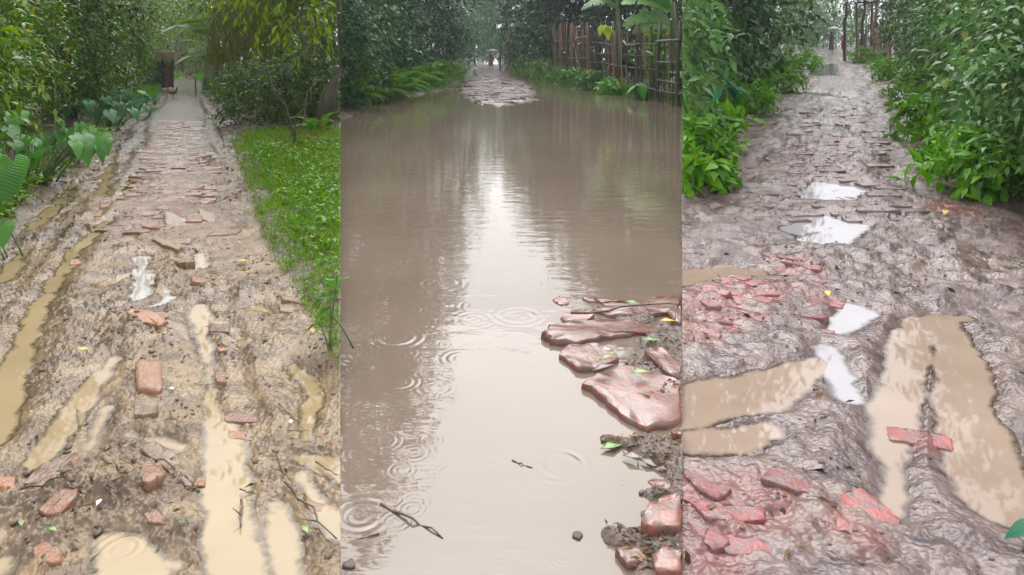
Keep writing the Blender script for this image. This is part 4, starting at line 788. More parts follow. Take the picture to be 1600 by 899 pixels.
fronds(1, 496, 222, 'fern', 'small fern at foot of leaning trunk', 7, .5, FM, 'fern', 'fern', .05)
PM = [frond_mesh('palm_frond', 26, 1, .34, .5, .035, 20 + i) for i in range(3)]
for m_ in PM: m_.materials.append(M['leaf1'])
PY = [frond_mesh('palm_frond_yellow', 22, 1, .3, .3, .05, 30)]; PY[0].materials.append(M['lime'])
fronds(1, 345, 142, 'leaf1', 'young palm with arching fronds right of path', 12, 1.9, PM, 'young_palm', 'palm', pt=(-.9, -.1), trunk=.9)
fronds(1, 332, 134, 'leaf1', 'taller far palm behind the young palm', 11, 2.2, PM, 'palm', 'palm', pt=(-.8, -.1), trunk=2.2)
x, y = map(float, G(356, 146, 1)); t = thing('yellow_palm_seedling', (x, y, gz(1, x, y)), 'small palm with two bright yellow green upright fronds', 'palm')
for dz, rx, s in ((.75, -1.05, 1.0), (.15, -1.1, .8)): obj('frond', PY[0], None, t, (0, 0, dz), (0.9, rx, .3), (s, s, s))
petiole((0, 0, 0), (0, 0, .8), t, .015)

def banana_mesh(L=1., W=.26, seed=0):
    r = np.random.default_rng(seed); n = 26; V = []; Fc = []
    for i in range(n):
        t = i / (n - 1); w = W * (math.sin(math.pi * min(1, .06 + t * .94)) ** .55) * r.uniform(.9, 1.0); z = .25 * math.sin(t * 2.4) - .42 * t * t
        for s in (-1, -.5, 0, .5, 1): V.append((t * L, s * w, z + .10 * abs(s) * w / W - .35 * w * abs(s) ** 2 + r.normal(0, .006)))
    for i in range(n - 1):
        for k in range(4):
            if (k in (0, 3)) and r.random() < .12: continue
            Fc.append((i * 5 + k, (i + 1) * 5 + k, (i + 1) * 5 + k + 1, i * 5 + k + 1))
    return mesh_np('banana_leaf', V, Fc)
BM = [banana_mesh(seed=i) for i in range(3)]
for m_ in BM: m_.materials.append(M['banana'])
x, y = map(float, G(1052, 150, 2)); t = thing('banana_plant', (x, y, gz(2, x, y)), 'banana plant with broad arching leaves above near end of fence', 'plant')
obj('pseudostem', mesh_np('pseudostem', *tube([(0, 0, -.1), (0, 0, 1), (.02, 0, 2.4), (0, 0, 3.1)], [.16, .14, .1, .06], 10)), M['stem'], t)
for z_, a, pt, s in [(2.75, 3.0, -.35, 1.8), (2.35, 3.25, -.1, 1.7), (2.9, 2.8, -.5, 1.9), (3.0, 3.7, -.6, 1.7), (2.2, 3.6, .0, 1.5)]: obj('leaf', BM[int(s * 10) % 3], None, t, (-.1, 0, z_), (-.75, pt, a), (s, s, s))
x, y = map(float, G(965, 138, 2)); t = thing('banana_plant', (x, y, gz(2, x, y)), 'banana plant behind fence with leaves reaching over the middle', 'plant')
obj('pseudostem', mesh_np('pseudostem', *tube([(0, 0, -.1), (0, 0, 1), (.02, 0, 2.8), (0, 0, 3.7)], [.16, .14, .1, .06], 10)), M['stem'], t)
for z_, a, pt, s in [(3.3, 3.1, -.15, 1.6), (3.6, -.4, -.5, 1.8), (3.7, -1.3, -.4, 1.7), (3.5, 3.8, -.5, 1.8), (3.6, .4, -.3, 1.6)]: obj('leaf', BM[int(s * 10) % 3], None, t, (0, 0, z_), (-.6 if math.cos(a) < 0 else .6, pt, a), (s, s, s))
x, y = map(float, G(946, 146, 2)); t = thing('lime_leaved_plant', (x, y, gz(2, x, y)), 'lime green drooping leaf above middle of bamboo fence', 'plant')
for dx, z_, hd, pt, s in [(0, 2.55, -1.2, .9, .55), (.12, 2.6, -.4, .8, .45), (-.12, 2.6, -2.2, .9, .42)]: obj('leaf', HM['lime'][0], None, t, (dx, 0, z_), (0, pt, hd), (s, s, s))
petiole((0, 0, 0), (0, 0, 2.6), t, .02)

# dead leaves hanging in the hedge
x, y = map(float, G(20, 262, 1)); t = thing('dead_frond', (x - .02, y - .75, 2.05), 'brown dead leaves hanging at top of left hedge', 'leaf')
LV = crown_leaves((0, 0, 0), (.16, .1, .1), 10, 4, .25, .22, .045, 5, hang=.8); n_ = len(LV)
obj('dead_leaf', mesh_np('dead_leaf', LV.reshape(-1, 3), (LF[None] + np.arange(n_)[:, None, None] * 5).reshape(-1, 3), False), M['brownleaf'], t)['kind'] = 'stuff'

# ------------------------------------------------------------------ grass, herbs and litter (uncountable)
def scatter(p, n, fn, seed):
    r = np.random.default_rng(seed); X, Y = fn(r, n); lo, hi = UB[p]; u = CX + F * X / Y; k = (u > lo + 1) & (u < hi - 1); X, Y = X[k], Y[k]; return X, Y, GR[p](X, Y), r
def blades(name, label, p, n, fn, mat, H, W, seed, lean=.5, cat='grass'):
    X, Y, Z, r = scatter(p, n, fn, seed); m = len(X); b = np.column_stack([X, Y, Z]); l = nrm(np.column_stack([r.normal(0, lean, m), r.normal(0, lean, m), np.ones(m)]))
    nv = nrm(np.column_stack([r.normal(0, 1, m), r.normal(0, 1, m), r.normal(0, .2, m)])); LV = leaf_verts(b, l, nv, H * r.uniform(.5, 1.3, m), W * r.uniform(.7, 1.2, m), .05, .35)
    o = obj(name, leaf_mesh(name, LV, p, (0, 0, 0)), M[mat]); return tag(o, label, cat, None, 'stuff')
def herbs(name, label, p, n, fn, mat, L, W, hz, seed, k=6, cat='plants'):
    X, Y, Z, r = scatter(p, n, fn, seed); m = len(X); b = np.column_stack([X, Y, Z + hz * r.uniform(.3, 1, m)])
    a = r.uniform(0, 6.28, (m, k)); l = nrm(np.stack([np.cos(a), np.sin(a), r.normal(.1, .3, (m, k))], -1)); nv = nrm(np.array([0, 0, 1.0]) + r.normal(0, .3, (m, k, 3)))
    B = np.repeat(b[:, None], k, 1) + l * L * .15 + np.array([0, 0, 1]) * r.uniform(-.4, .2, (m, k, 1)) * hz
    LV = leaf_verts(B.reshape(-1, 3), l.reshape(-1, 3), nv.reshape(-1, 3), L * r.uniform(.6, 1.3, m * k), W * r.uniform(.7, 1.2, m * k))
    return tag(obj(name, leaf_mesh(name, LV, p, (0, 0, 0)), M[mat]), label, cat, None, 'stuff')
def ver1(a, b, y0=3.2, y1=12.5, pw=1.0):
    def fn(r, n):
        Y = y0 + (y1 - y0) * r.random(n) ** pw; X = E1R(Y) + a + (b - a) * r.random(n); e = X - E1R(Y); k = fbm(X, Y, 1.6, 3, 300) + .25 * sstep(0, .5, e) > -.3 + .25 * r.random(len(X)) - .1; return X[k], Y[k]
    return fn
blades('grass', 'short grass along right verge of muddy lane', 1, 34000, ver1(-.04, 1.7, 2.7, 12.5, 1.2), 'grass', .06, .006, 501)
blades('grass', 'taller grass tufts further up right verge', 1, 5000, ver1(.15, 2.2, 5, 12.5), 'grass', .16, .012, 502)
herbs('ground_herbs', 'pale green leafy weeds on right verge of muddy lane', 1, 750, ver1(.22, 1.5, 4.0, 11), 'leaf3g', .065, .038, .09, 503)
herbs('ground_herbs', 'tiny creeping weeds along right lane edge', 1, 1300, ver1(.0, .9, 2.9, 9), 'grass', .026, .014, .025, 504)
blades('straw', 'yellow straw stems lying on right verge', 1, 600, ver1(.9, 2.6, 7, 12), 'straw', .35, .008, 505, 3.0, 'straw')
def ver1l(r, n):
    Y = 5.2 + 12 * r.random(n) ** 1.3; X = E1L(Y) - .02 - .5 * r.random(n); return X, Y
herbs('ground_herbs', 'low weeds at foot of left hedge', 1, 900, ver1l, 'leaf1', .07, .035, .12, 506)
def far1(r, n):
    s = r.random(n) < .5; Y = 20 + 28 * r.random(n); X = np.where(s, E1L(Y) - .7 * r.random(n), E1R(Y) + .9 * r.random(n)); return X, Y
blades('grass', 'bright grass beside far path of muddy lane', 1, 4500, far1, 'leaf3g', .28, .03, 507)
def bank2(r, n):
    s = r.random(n) < .5; Y = 20 + 45 * r.random(n) ** 1.5; X = np.where(s, E2L(Y) - 1.3 * r.random(n) + .1, E2R(Y) + (.3 + .6 * (Y > 40)) * r.random(n) - .1); return X, Y
blades('grass', 'grass fringe along both banks of flood', 2, 7000, bank2, 'fern', .32, .03, 508)
def bank3(r, n):
    s = r.random(n) < .5; Y = 5.5 + 40 * r.random(n) ** 1.6; X = np.where(s, E3L(Y) - .8 * r.random(n), E3R(Y) + .9 * r.random(n)); return X, Y
blades('grass', 'bright grass fringe along churned lane', 3, 14000, bank3, 'leaf3g', .22, .02, 509)
def flat_bits(name, label, p, n, fn, mat, L, W, seed, cat):
    X, Y, Z, r = scatter(p, n, fn, seed); k = Z > .004 + (slope(p, Y)); X, Y, Z = X[k], Y[k], Z[k]; m = len(X); a = r.uniform(0, 6.28, m)
    l = nrm(np.column_stack([np.cos(a), np.sin(a), r.normal(0, .25, m)])); nv = nrm(np.array([0, 0, 1.0]) + r.normal(0, .3, (m, 3)))
    LV = leaf_verts(np.column_stack([X, Y, Z + .006]), l, nv, L * r.uniform(.4, 1.4, m), W * r.uniform(.5, 1.3, m))
    return tag(obj(name, leaf_mesh(name, LV, p, (0, 0, 0)), M[mat]), label, cat, None, 'stuff')
def lane1(r, n):
    Y = 1.9 + 11 * r.random(n) ** 1.3; X = E1L(Y) + (E1R(Y) - E1L(Y)) * r.random(n); k = fbm(X, Y, 2.5, 3, 310) > -.02; return X[k], Y[k]
flat_bits('leaf_litter', 'dark leaf fragments trodden into the muddy lane', 1, 4200, lane1, 'litter', .035, .012, 520, 'litter')
def lit1(r, n):
    Y = 7 + 18 * r.random(n); s = r.random(n) < .6; X = np.where(s, E1R(Y) - .25 + .9 * r.random(n), E1L(Y) + .35 - .6 * r.random(n)); return X, Y
flat_bits('leaf_litter', 'brown fallen leaves along sides of muddy lane', 1, 2600, lit1, 'litter', .09, .04, 521, 'litter')
def mud2(r, n):
    u = r.uniform(890, 1064, n); v = 480 + 419 * r.random(n); return G(u, v, 2)
flat_bits('leaf_litter', 'bits of debris in wet mud between red bricks', 2, 900, mud2, 'litter', .045, .014, 522, 'litter')
def lane3(r, n):
    Y = 2 + 10 * r.random(n); X = E3L(Y) + (E3R(Y) - E3L(Y)) * r.random(n); return X, Y
flat_bits('leaf_litter', 'dark debris trodden into churned lane', 3, 1500, lane3, 'litter', .05, .02, 523, 'litter')

t_ = (1 + 5 ** .5) / 2; ICO = nrm(np.array([(-1, t_, 0), (1, t_, 0), (-1, -t_, 0), (1, -t_, 0), (0, -1, t_), (0, 1, t_), (0, -1, -t_), (0, 1, -t_), (t_, 0, -1), (t_, 0, 1), (-t_, 0, -1), (-t_, 0, 1)], float))
ICF = np.array([(0, 11, 5), (0, 5, 1), (0, 1, 7), (0, 7, 10), (0, 10, 11), (1, 5, 9), (5, 11, 4), (11, 10, 2), (10, 7, 6), (7, 1, 8), (3, 9, 4), (3, 4, 2), (3, 2, 6), (3, 6, 8), (3, 8, 9), (4, 9, 5), (2, 4, 11), (6, 2, 10), (8, 6, 7), (9, 8, 1)])
def clods(label, p, n, fn, smin, smax, seed, mat):
    X, Y, Z, r = scatter(p, n, fn, seed); k = Z - slope(p, Y) > .004; X, Y, Z = X[k], Y[k], Z[k]; m = len(X); sz = (smin + (smax - smin) * r.random(m) ** 3)[:, None, None] * r.uniform(.6, 1.3, (m, 1, 3)) * np.array([1, 1, .55])
    V = ICO[None] * sz * (1 + r.normal(0, .18, (m, 12, 1))) + np.stack([X, Y, Z], -1)[:, None]; V = clampX(V, p); Fc = (ICF[None] + np.arange(m)[:, None, None] * 12).reshape(-1, 3)
    return tag(obj('mud_clods', mesh_np('mud_clods', V.reshape(-1, 3), Fc), M[mat]), label, 'mud', None, 'stuff')
def churn1(r, n):
    Y = 1.9 + 9 * r.random(n) ** 1.2; X = E1L(Y) + (E1R(Y) - E1L(Y)) * r.random(n); k = (fbm(X, Y, 2.2, 3, 311) > -.02) & (pudfield(X, Y, PUD1, 1)[0] < .3) & (np.abs(X - CB1(Y)) < 1.2); return X[k], Y[k]
clods('dark crumbs of churned mud along the ruts', 1, 9000, churn1, .003, .016, 540, 'clod1')
clods('grey mauve crumbs of mud on churned lane', 3, 5000, lane3, .003, .012, 541, 'clod3')
clods('wet crumbs of mud between red bricks', 2, 1500, mud2, .003, .014, 542, 'clod3')
# twigs and sticks
def twig(p, a, b, r, label, cat='twig', group=None, lift=.012, name='twig', fork=True):
    A = np.array(list(map(float, G(*a, p)))); B = np.array(list(map(float, G(*b, p)))); SEED[0] += 1
    za, zb_ = max(gz(p, *A), 0 + float(slope(p, A[1]))) + lift, max(gz(p, *B), 0 + float(slope(p, B[1]))) + lift
    P = bent((A[0], A[1], za), (B[0], B[1], zb_), 7, .03, SEED[0]); P = clampX(P, p); c = P[0].copy(); parts = [tube(P - c, np.linspace(r * .65, r * .3, 7), 6)]
    if fork:
        m = P[4] - c; d = P[5] - P[3]; q = m + np.array([d[1] * .8, -d[0] * .8 + .02, .03]) * .8; parts.append(tube(np.array([m, (m + q) / 2, q]), [r * .35, r * .28, r * .18], 5))
    return tag(obj(name, mesh_np('twig', *join(parts)), M['twig'], loc=tuple(c)), label, cat, group)
gt = 'twigs lying on the muddy lane'
for a, b, r, lab in [((425, 715), (453, 760), .006, 'dark twig slanting right of the wide puddle'), ((445, 767), (526, 848), .007, 'long bent twig crossing the right hand puddle'), ((158, 739), (223, 782), .006, 'twig lying across the large pinkish slab'), ((219, 718), (298, 771), .006, 'twig along edge of the brown slanting slab'), ((32, 786), (130, 762), .006, 'twig below the long muddy slab'), ((68, 826), (128, 773), .007, 'crossed twig over small brown slab'), ((105, 785), (140, 800), .006, 'short twig crossing the small brown slab'), ((377, 786), (376, 830), .007, 'upright dark stick at right edge of wide puddle'), ((177, 780), (216, 761), .005, 'thin twig end on the large pinkish slab'), ((228, 665), (219, 692), .005, 'short twig below the brown brick'), ((165, 782), (182, 805), .006, 'short dark twig above rippled puddle'), ((120, 645), (123, 672), .005, 'upright twig in the slanting pool'), ((265, 655), (285, 685), .005, 'bent twig right of the brown brick'), ((435, 650), (468, 666), .005, 'thin twig left of side rut'), ((140, 240), (240, 245), .012, 'long reddish branch across the lane beside hedge'), ((493, 727), (528, 748), .005, 'thin twig at right edge of muddy lane'), ((60, 815), (45, 840), .005, 'short twig at lower left'), ((375, 770), (400, 778), .004, 'small twig at right of wide puddle')]:
    twig(1, a, b, r, lab, group=gt, fork=r > .0055)
def lane_tw(r, n): return lane1(r, n)
TX, TY, TZ, tr_ = scatter(1, 90, lane1, 530)
for i in range(min(34, len(TX))):
    if TZ[i] < .005: continue
    v_ = VH + F * CH / TY[i]; u_ = CX + F * TX[i] / TY[i]; a = tr_.uniform(0, 6.28); q = .09 / pxm(TY[i])
    if not 5 < u_ < 520: continue
    twig(1, (u_, v_), (min(525, u_ + q * math.cos(a)), v_ + q * .5 * math.sin(a)), .0035, 'one of many short dark twigs scattered over the muddy lane', group='short twigs scattered on muddy lane', fork=False)
twig(2, (892, 503), (1063, 489), .011, 'long dark stick lying across the red bricks', 'stick', None, .05, 'stick')
twig(2, (595, 788), (692, 842), .008, 'dark twig half under water at lower left of flood', 'twig', None, .0, fork=False)
twig(2, (930, 480), (945, 492), .012, 'short broken branch stub at end of long stick', 'stick', None, .05, 'stick')
twig(2, (800, 720), (832, 732), .005, 'small twig floating beside big ripple', 'twig', None, .001, fork=False)
twig(2, (1035, 530), (1058, 552), .006, 'short twig in mud under long stick', 'twig', None, .03)

# fallen leaves and scraps
fl = [mesh_np('fallen', np.concatenate([leaf_verts(np.zeros((1, 3)), np.array([[1., 0, 0]]), np.array([[0, 0, 1.]]), np.array([1.]), np.array([w]), .12, c)[0]]), LF, False) for w, c in ((.42, .06), (.55, .1), (.34, .02))]
def fallen(p, u, v, size_px, mat, label, lift=.015, a=None, cat='leaf', name='fallen_leaf', k=0):
    x, y = map(float, G(u, v, p)); z = max(gz(p, x, y), float(slope(p, y))); me = fl[k % 3].copy(); s = size_px * pxm(y)
    b = bmesh.new(); b.from_mesh(me); bmesh.ops.subdivide_edges(b, edges=b.edges, cuts=1, use_grid_fill=True, smooth=.4); bmesh.ops.solidify(b, geom=b.faces, thickness=.02); b.to_mesh(me); b.free()
    return tag(obj(name, me, M[mat], None, (x, y, z + lift), (rng.normal(0, .12), rng.normal(0, .12), a if a is not None else rng.uniform(0, 6.28)), (s, s, s)), label, cat)
for u, v, s, m_, lab, a in [(118, 562, 20, 'yleaf', 'yellow fallen leaf on mud left of centre', .4), (75, 843, 22, 'gleaf', 'green leaf at lower left of muddy lane', -.4), (34, 832, 20, 'gleaf', 'curled green leaf left of the lower green leaf', -1), (472, 828, 26, 'gleaf', 'pale green leaf on right hand puddle edge', -.9), (88, 714, 20, 'dleaf', 'dark green leaf beside slanting pool', .6), (176, 640, 10, 'dleaf', 'small dark green leaf above the narrow pool', 1.0), (30, 665, 14, 'dleaf', 'dark leaf at left edge of muddy lane', .1), (488, 395, 18, 'rleaf', 'orange red leaf lying on right verge', -.3), (162, 322, 10, 'rleaf', 'small red petal beside the brick paving', .5), (486, 530, 18, 'yleaf', 'pale yellow leaf at foot of right verge', -1.1), (368, 415, 22, 'yleaf', 'flattened yellowish leaf on tan mud', .1), (525, 488, 10, 'rleaf', 'small orange leaf in verge grass', .2), (62, 846, 14, 'dleaf', 'dark wet leaf left of the lower green leaf', .3), (140, 888, 18, 'dleaf', 'dark leaf at left edge of rippled puddle', 1.2), (372, 800, 10, 'rleaf', 'tiny red scrap right of wide puddle', .5), (275, 835, 18, 'dleaf', 'dark leaf right of rippled puddle', -.2)]:
    fallen(1, u, v, s, m_, lab, a=a)
for u, v, s, lab in [(158, 800, 16, 'white scrap beside rippled puddle'), (455, 670, 12, 'white scrap beside side rut'), (422, 362, 20, 'pale plastic scrap on right verge edge'), (150, 259, 14, 'pale blue scrap at foot of left hedge'), (270, 622, 12, 'white scrap right of orange brick')]:
    fallen(1, u, v, s, 'wscrap', lab, cat='litter', name='scrap', k=1)
for u, v, s, m_, lab, a, lf in [(935, 583, 34, 'gleaf', 'green leaf resting on corner of rounded brick', .4, .06), (1002, 545, 34, 'gleaf', 'green leaf in mud right of long brick', .1, .04), (938, 706, 42, 'gleaf', 'green leaf floating in front of largest slab', .35, .012), (985, 604, 34, 'gleaf', 'pale green leaf on top of largest slab', .0, .06), (972, 716, 36, 'bleaf', 'grey brown leaf floating below largest slab', -.5, .012), (1000, 722, 34, 'bleaf', 'second grey brown leaf beside floating pair', -.7, .014), (925, 600, 40, 'bleaf', 'curled brown leaf on left end of largest slab', .3, .06), (1030, 520, 26, 'yleaf', 'yellowish leaf at end of longest brick', -.1, .05), (978, 484, 24, 'gleaf', 'thin green leaf behind the dark stick', -.2, .05), (1020, 732, 30, 'bleaf', 'brown leaf drifting at right of floating pair', -.4, .01)]:
    fallen(2, u, v, s, m_, lab, lf, a)
for u, v, s, m_, lab in [(1292, 466, 26, 'yleaf', 'yellow green leaf beside white pool of churned lane'), (1480, 338, 26, 'yleaf', 'yellow leaf on right side of churned lane'), (1580, 430, 18, 'gleaf', 'green leaf at right of churned lane')]:
    fallen(3, u, v, s, m_, lab, .03)
ps = []
for i in range(4):
    b = bmesh.new(); bmesh.ops.create_icosphere(b, subdivisions=2, radius=1)
    for vv in b.verts: vv.co *= 1 + .25 * math.sin(vv.co.x * 3 + i) * math.cos(vv.co.y * 4 + i * 2); vv.co.z *= .45; vv.co.x *= 1 + .3 * (i % 2)
    me = bpy.data.meshes.new('pebble'); b.to_mesh(me); b.free(); me.materials.append(M['stone']); me.polygons.foreach_set('use_smooth', [True] * len(me.polygons)); ps.append(me)
def pebble(p, u, v, s, label, group): 
    x, y = map(float, G(u, v, p)); s *= pxm(y) * .5; return tag(obj('pebble', ps[int(rng.integers(4))], None, None, (x, y, max(gz(p, x, y), float(slope(p, y))) + s * .25), (0, 0, rng.uniform(0, 6)), (s, s * 1.3, s)), label, 'pebble', group)
for u, v, s, lab in [(903, 838, 13, 'dark pebble alone in pale water'), (1008, 806, 14, 'dark pebble beside red brick'), (545, 884, 16, 'dark stone at lower left corner of flood')]: pebble(2, u, v, s, lab, None)

# ------------------------------------------------------------------ bamboo fence
A = np.array(list(map(float, G(864, 124, 2)))); B = np.array(list(map(float, G(1063, 167, 2)))); dv = B - A; ln = np.linalg.norm(dv); d = dv / ln
t = thing('bamboo_fence', (A[0], A[1], 0), 'long weathered bamboo stake fence on right bank of flood', 'fence')
sm = {}
for k, mm in enumerate(['bamboo', 'bamdark', 'bampale']):
    sm[mm] = []
    for j in range(4):
        P = bent((0, 0, -.25), (rng.normal(0, .05), rng.normal(0, .03), 1.0), 7, .012, 600 + k * 10 + j); V, Fc = tube(P * [1, 1, 1], [1] * 7, 6)
        V, Fc = tube(P, np.linspace(.034, .024, 7), 6); me = mesh_np('stake', V, Fc); me.materials.append(M[mm]); sm[mm].append(me)
q = 0.0; i = 0
def fz(x, y): return max(gz(2, x, y), -.05)
while q < ln:
    f = q / ln; x, y = A + d * q; hgt = (3.0 - .6 * f) * rng.uniform(.86, 1.08); mm = 'bamboo' if rng.random() < (.45 if f < .75 else .2) else 'bamdark'
    obj('stake', sm[mm][int(rng.integers(4))], None, t, (x - A[0], y - A[1], fz(x, y)), (rng.normal(0, .035), rng.normal(0, .035), rng.uniform(0, 6)), (.62 + .38 * (1 - f), .62 + .38 * (1 - f), hgt))
    q += rng.uniform(.1, .24) if f < .5 else rng.uniform(.13, .32) if f < .9 else rng.uniform(.3, .45); i += 1
for f in (.0, .27, .44, .62, .80, .90, .985):
    x, y = A + d * ln * f; obj('post', sm['bamboo' if f in (.27, .44) else 'bamdark'][0], None, t, (x - A[0], y - A[1] - .05, fz(x, y)), (0, rng.normal(0, .02), 0), (2.0, 2.0, 3.0 - .5 * f))
for h0, h1, f0, f1 in [(2.25, 2.0, 0, .45), (1.3, 1.25, 0, .5), (2.0, 1.75, .45, .9), (1.1, .95, .45, .9), (.35, .3, .5, 1), (.7, .65, .0, .5), (1.8, 1.65, .02, .46), (1.5, 1.4, .5, .9), (1.85, 1.85, .9, .995), (1.2, 1.2, .9, .995), (.65, .6, .9, .995)]:
    a = A + d * ln * f0; b = A + d * ln * f1; P = bent((a[0] - A[0], a[1] - A[1] - .08, h0 + .05), (b[0] - A[0], b[1] - A[1] - .08, h1 + .05), 8, .004, int(h0 * 100)); obj('rail', mesh_np('rail', *tube(P, .05 if f0 == .9 and h0 > 1.5 else .03, 6)), M['bamdark'], t)
for f0, z0_, f1, z1_ in [(.28, 2.2, .36, .6), (.72, 2.0, .88, 1.5), (.30, 2.25, .4, 2.35)]:
    a = A + d * ln * f0; b = A + d * ln * f1; obj('loose_cane', mesh_np('cane', *tube(bent((a[0] - A[0], a[1] - A[1] - .14, z0_), (b[0] - A[0], b[1] - A[1] - .14, z1_), 6, .03, int(f0 * 100)), .028, 6)), M['bampale'], t)

# ------------------------------------------------------------------ sheds, posts, sheet
def box(name, size, m, parent, loc, rot=(0, 0, 0), bev=.01):
    b = bmesh.new(); bmesh.ops.create_cube(b, size=1); bmesh.ops.scale(b, vec=size, verts=b.verts); bmesh.ops.bevel(b, geom=b.edges, offset=min(bev, min(size) * .3), segments=1, affect='EDGES')
    me = bpy.data.meshes.new(name); b.to_mesh(me); b.free(); return obj(name, me, M[m], parent, loc, rot)
x, y = map(float, G(247, 141, 1)); t = thing('shed', (x, y, gz(1, x, y)), 'small dark board shed with thatch fringe on left of path', 'shed', rz=.15)
for i in range(6): box('plank', (.13, .04, 1.15), 'shed', t, (-.36 + i * .14, -.42 + .006 * (i % 2), .6))
for i in range(6): box('plank', (.04, .13, 1.15), 'shed', t, (.43 + .006 * (i % 2), -.34 + i * .14, .6))
for xx, yy in ((-.44, -.42), (-.44, .45), (.44, .45)): box('corner_post', (.07, .07, 1.45), 'bark', t, (xx, yy, .7))
box('red_post', (.16, .12, 1.15), 'redpost', t, (.5, -.45, .68)); box('roof_board', (1.15, 1.15, .05), 'shed', t, (0, 0, 1.42), (.12, 0, 0))
for i in range(14): obj('thatch_tuft', mesh_np('thatch_tuft', *tube(bent((0, 0, .12), (rng.normal(0, .08), -.05, -.32 - .2 * rng.random()), 5, .05, 700 + i), [.06, .07, .06, .04, .01], 6)), M['thatch'], t, (.1 + .05 * i, -.58, 1.45))
for u, v, H, lab in [(262, 146, .62, 'thin dark post on left of path beside hen'), (306, 150, .66, 'thin dark post on right of path')]:
    x, y = map(float, G(u, v, 1)); tag(obj('path_post', mesh_np('path_post', *tube(bent((0, 0, -.1), (-.01, 0, H), 6, .012, int(u)), np.linspace(.026, .02, 6), 8)), M['bamdark'], loc=(x, y, gz(1, x, y))), lab, 'post')
for u, v, w, H, lab in [(388, 152, .24, .62, 'dark blue sheet hanging at foot of bamboo'), (327, 143, .2, .5, 'dark blue sheet on post by the palm')]:
    x, y = map(float, G(u, v, 1)); n = 10; V = []; 
    for j in range(8):
        for i in range(n): V.append(((i / (n - 1) - .5) * w * (1 + .1 * math.sin(j)), .035 * math.sin(i * 1.7 + j * .4), H * j / 7))
    Fc = [(j * n + i, j * n + i + 1, (j + 1) * n + i + 1, (j + 1) * n + i) for j in range(7) for i in range(n - 1)]; o = obj('blue_sheet', mesh_np('blue_sheet', V, Fc), M['blue'], loc=(x, y - .4, gz(1, x, y) + .05)); so_ = o.modifiers.new('t', 'SOLIDIFY'); so_.thickness = .01; tag(o, lab, 'sheet')
def stall(p, u, v, W, H, label, name):
    x, y = map(float, G(u, v, p)); t = thing(name, (x, y, gz(p, x, y)), label, 'hut')
    for xx in (-W / 2, -W / 6, W / 6, W / 2):
        for yy in (-1, 1): obj('post', sm['bamboo' if xx > -W / 3 else 'bamdark'][0], None, t, (xx, yy, 0), (0, rng.normal(0, .02), 0), (3, 3, H))
    for i in range(14): obj('wall_slat', sm['bamboo' if i % 3 else 'bamdark'][i % 4], None, t, (-W / 2 + .1 + i * (W - .2) / 13, -1.1 + .02 * (i % 2), .0), (0, rng.normal(0, .03), 0), (2.0, 1.2, H * (.55 + .3 * (i > 6))))
    n = 24; V = []
    for j, (yy, zz) in enumerate(((-1.6, H - .05), (1.4, H + .55))):
        for i in range(n): V.append(((i / (n - 1) - .5) * (W + .7), yy, zz + .03 * math.cos(i * math.pi)))
    o = obj('tin_roof', mesh_np('tin_roof', V, [(i, i + 1, n + i + 1, n + i) for i in range(n - 1)]), M['tin'], t); so_ = o.modifiers.new('t', 'SOLIDIFY'); so_.thickness = .02
    obj('beam', mesh_np('beam', *tube([(-W / 2 - .2, -1.05, H - .15), (W / 2 + .2, -1.05, H - .1)], .05, 6)), M['bamdark'], t); return t
stall(2, 800, 109.5, 2.3, 3.9, 'tin roofed bamboo stall right of flooded brick path', 'roadside_stall')
stall(3, 1364, 97, 2.4, 3.3, 'tin roofed bamboo hut right of churned lane end', 'roadside_hut')

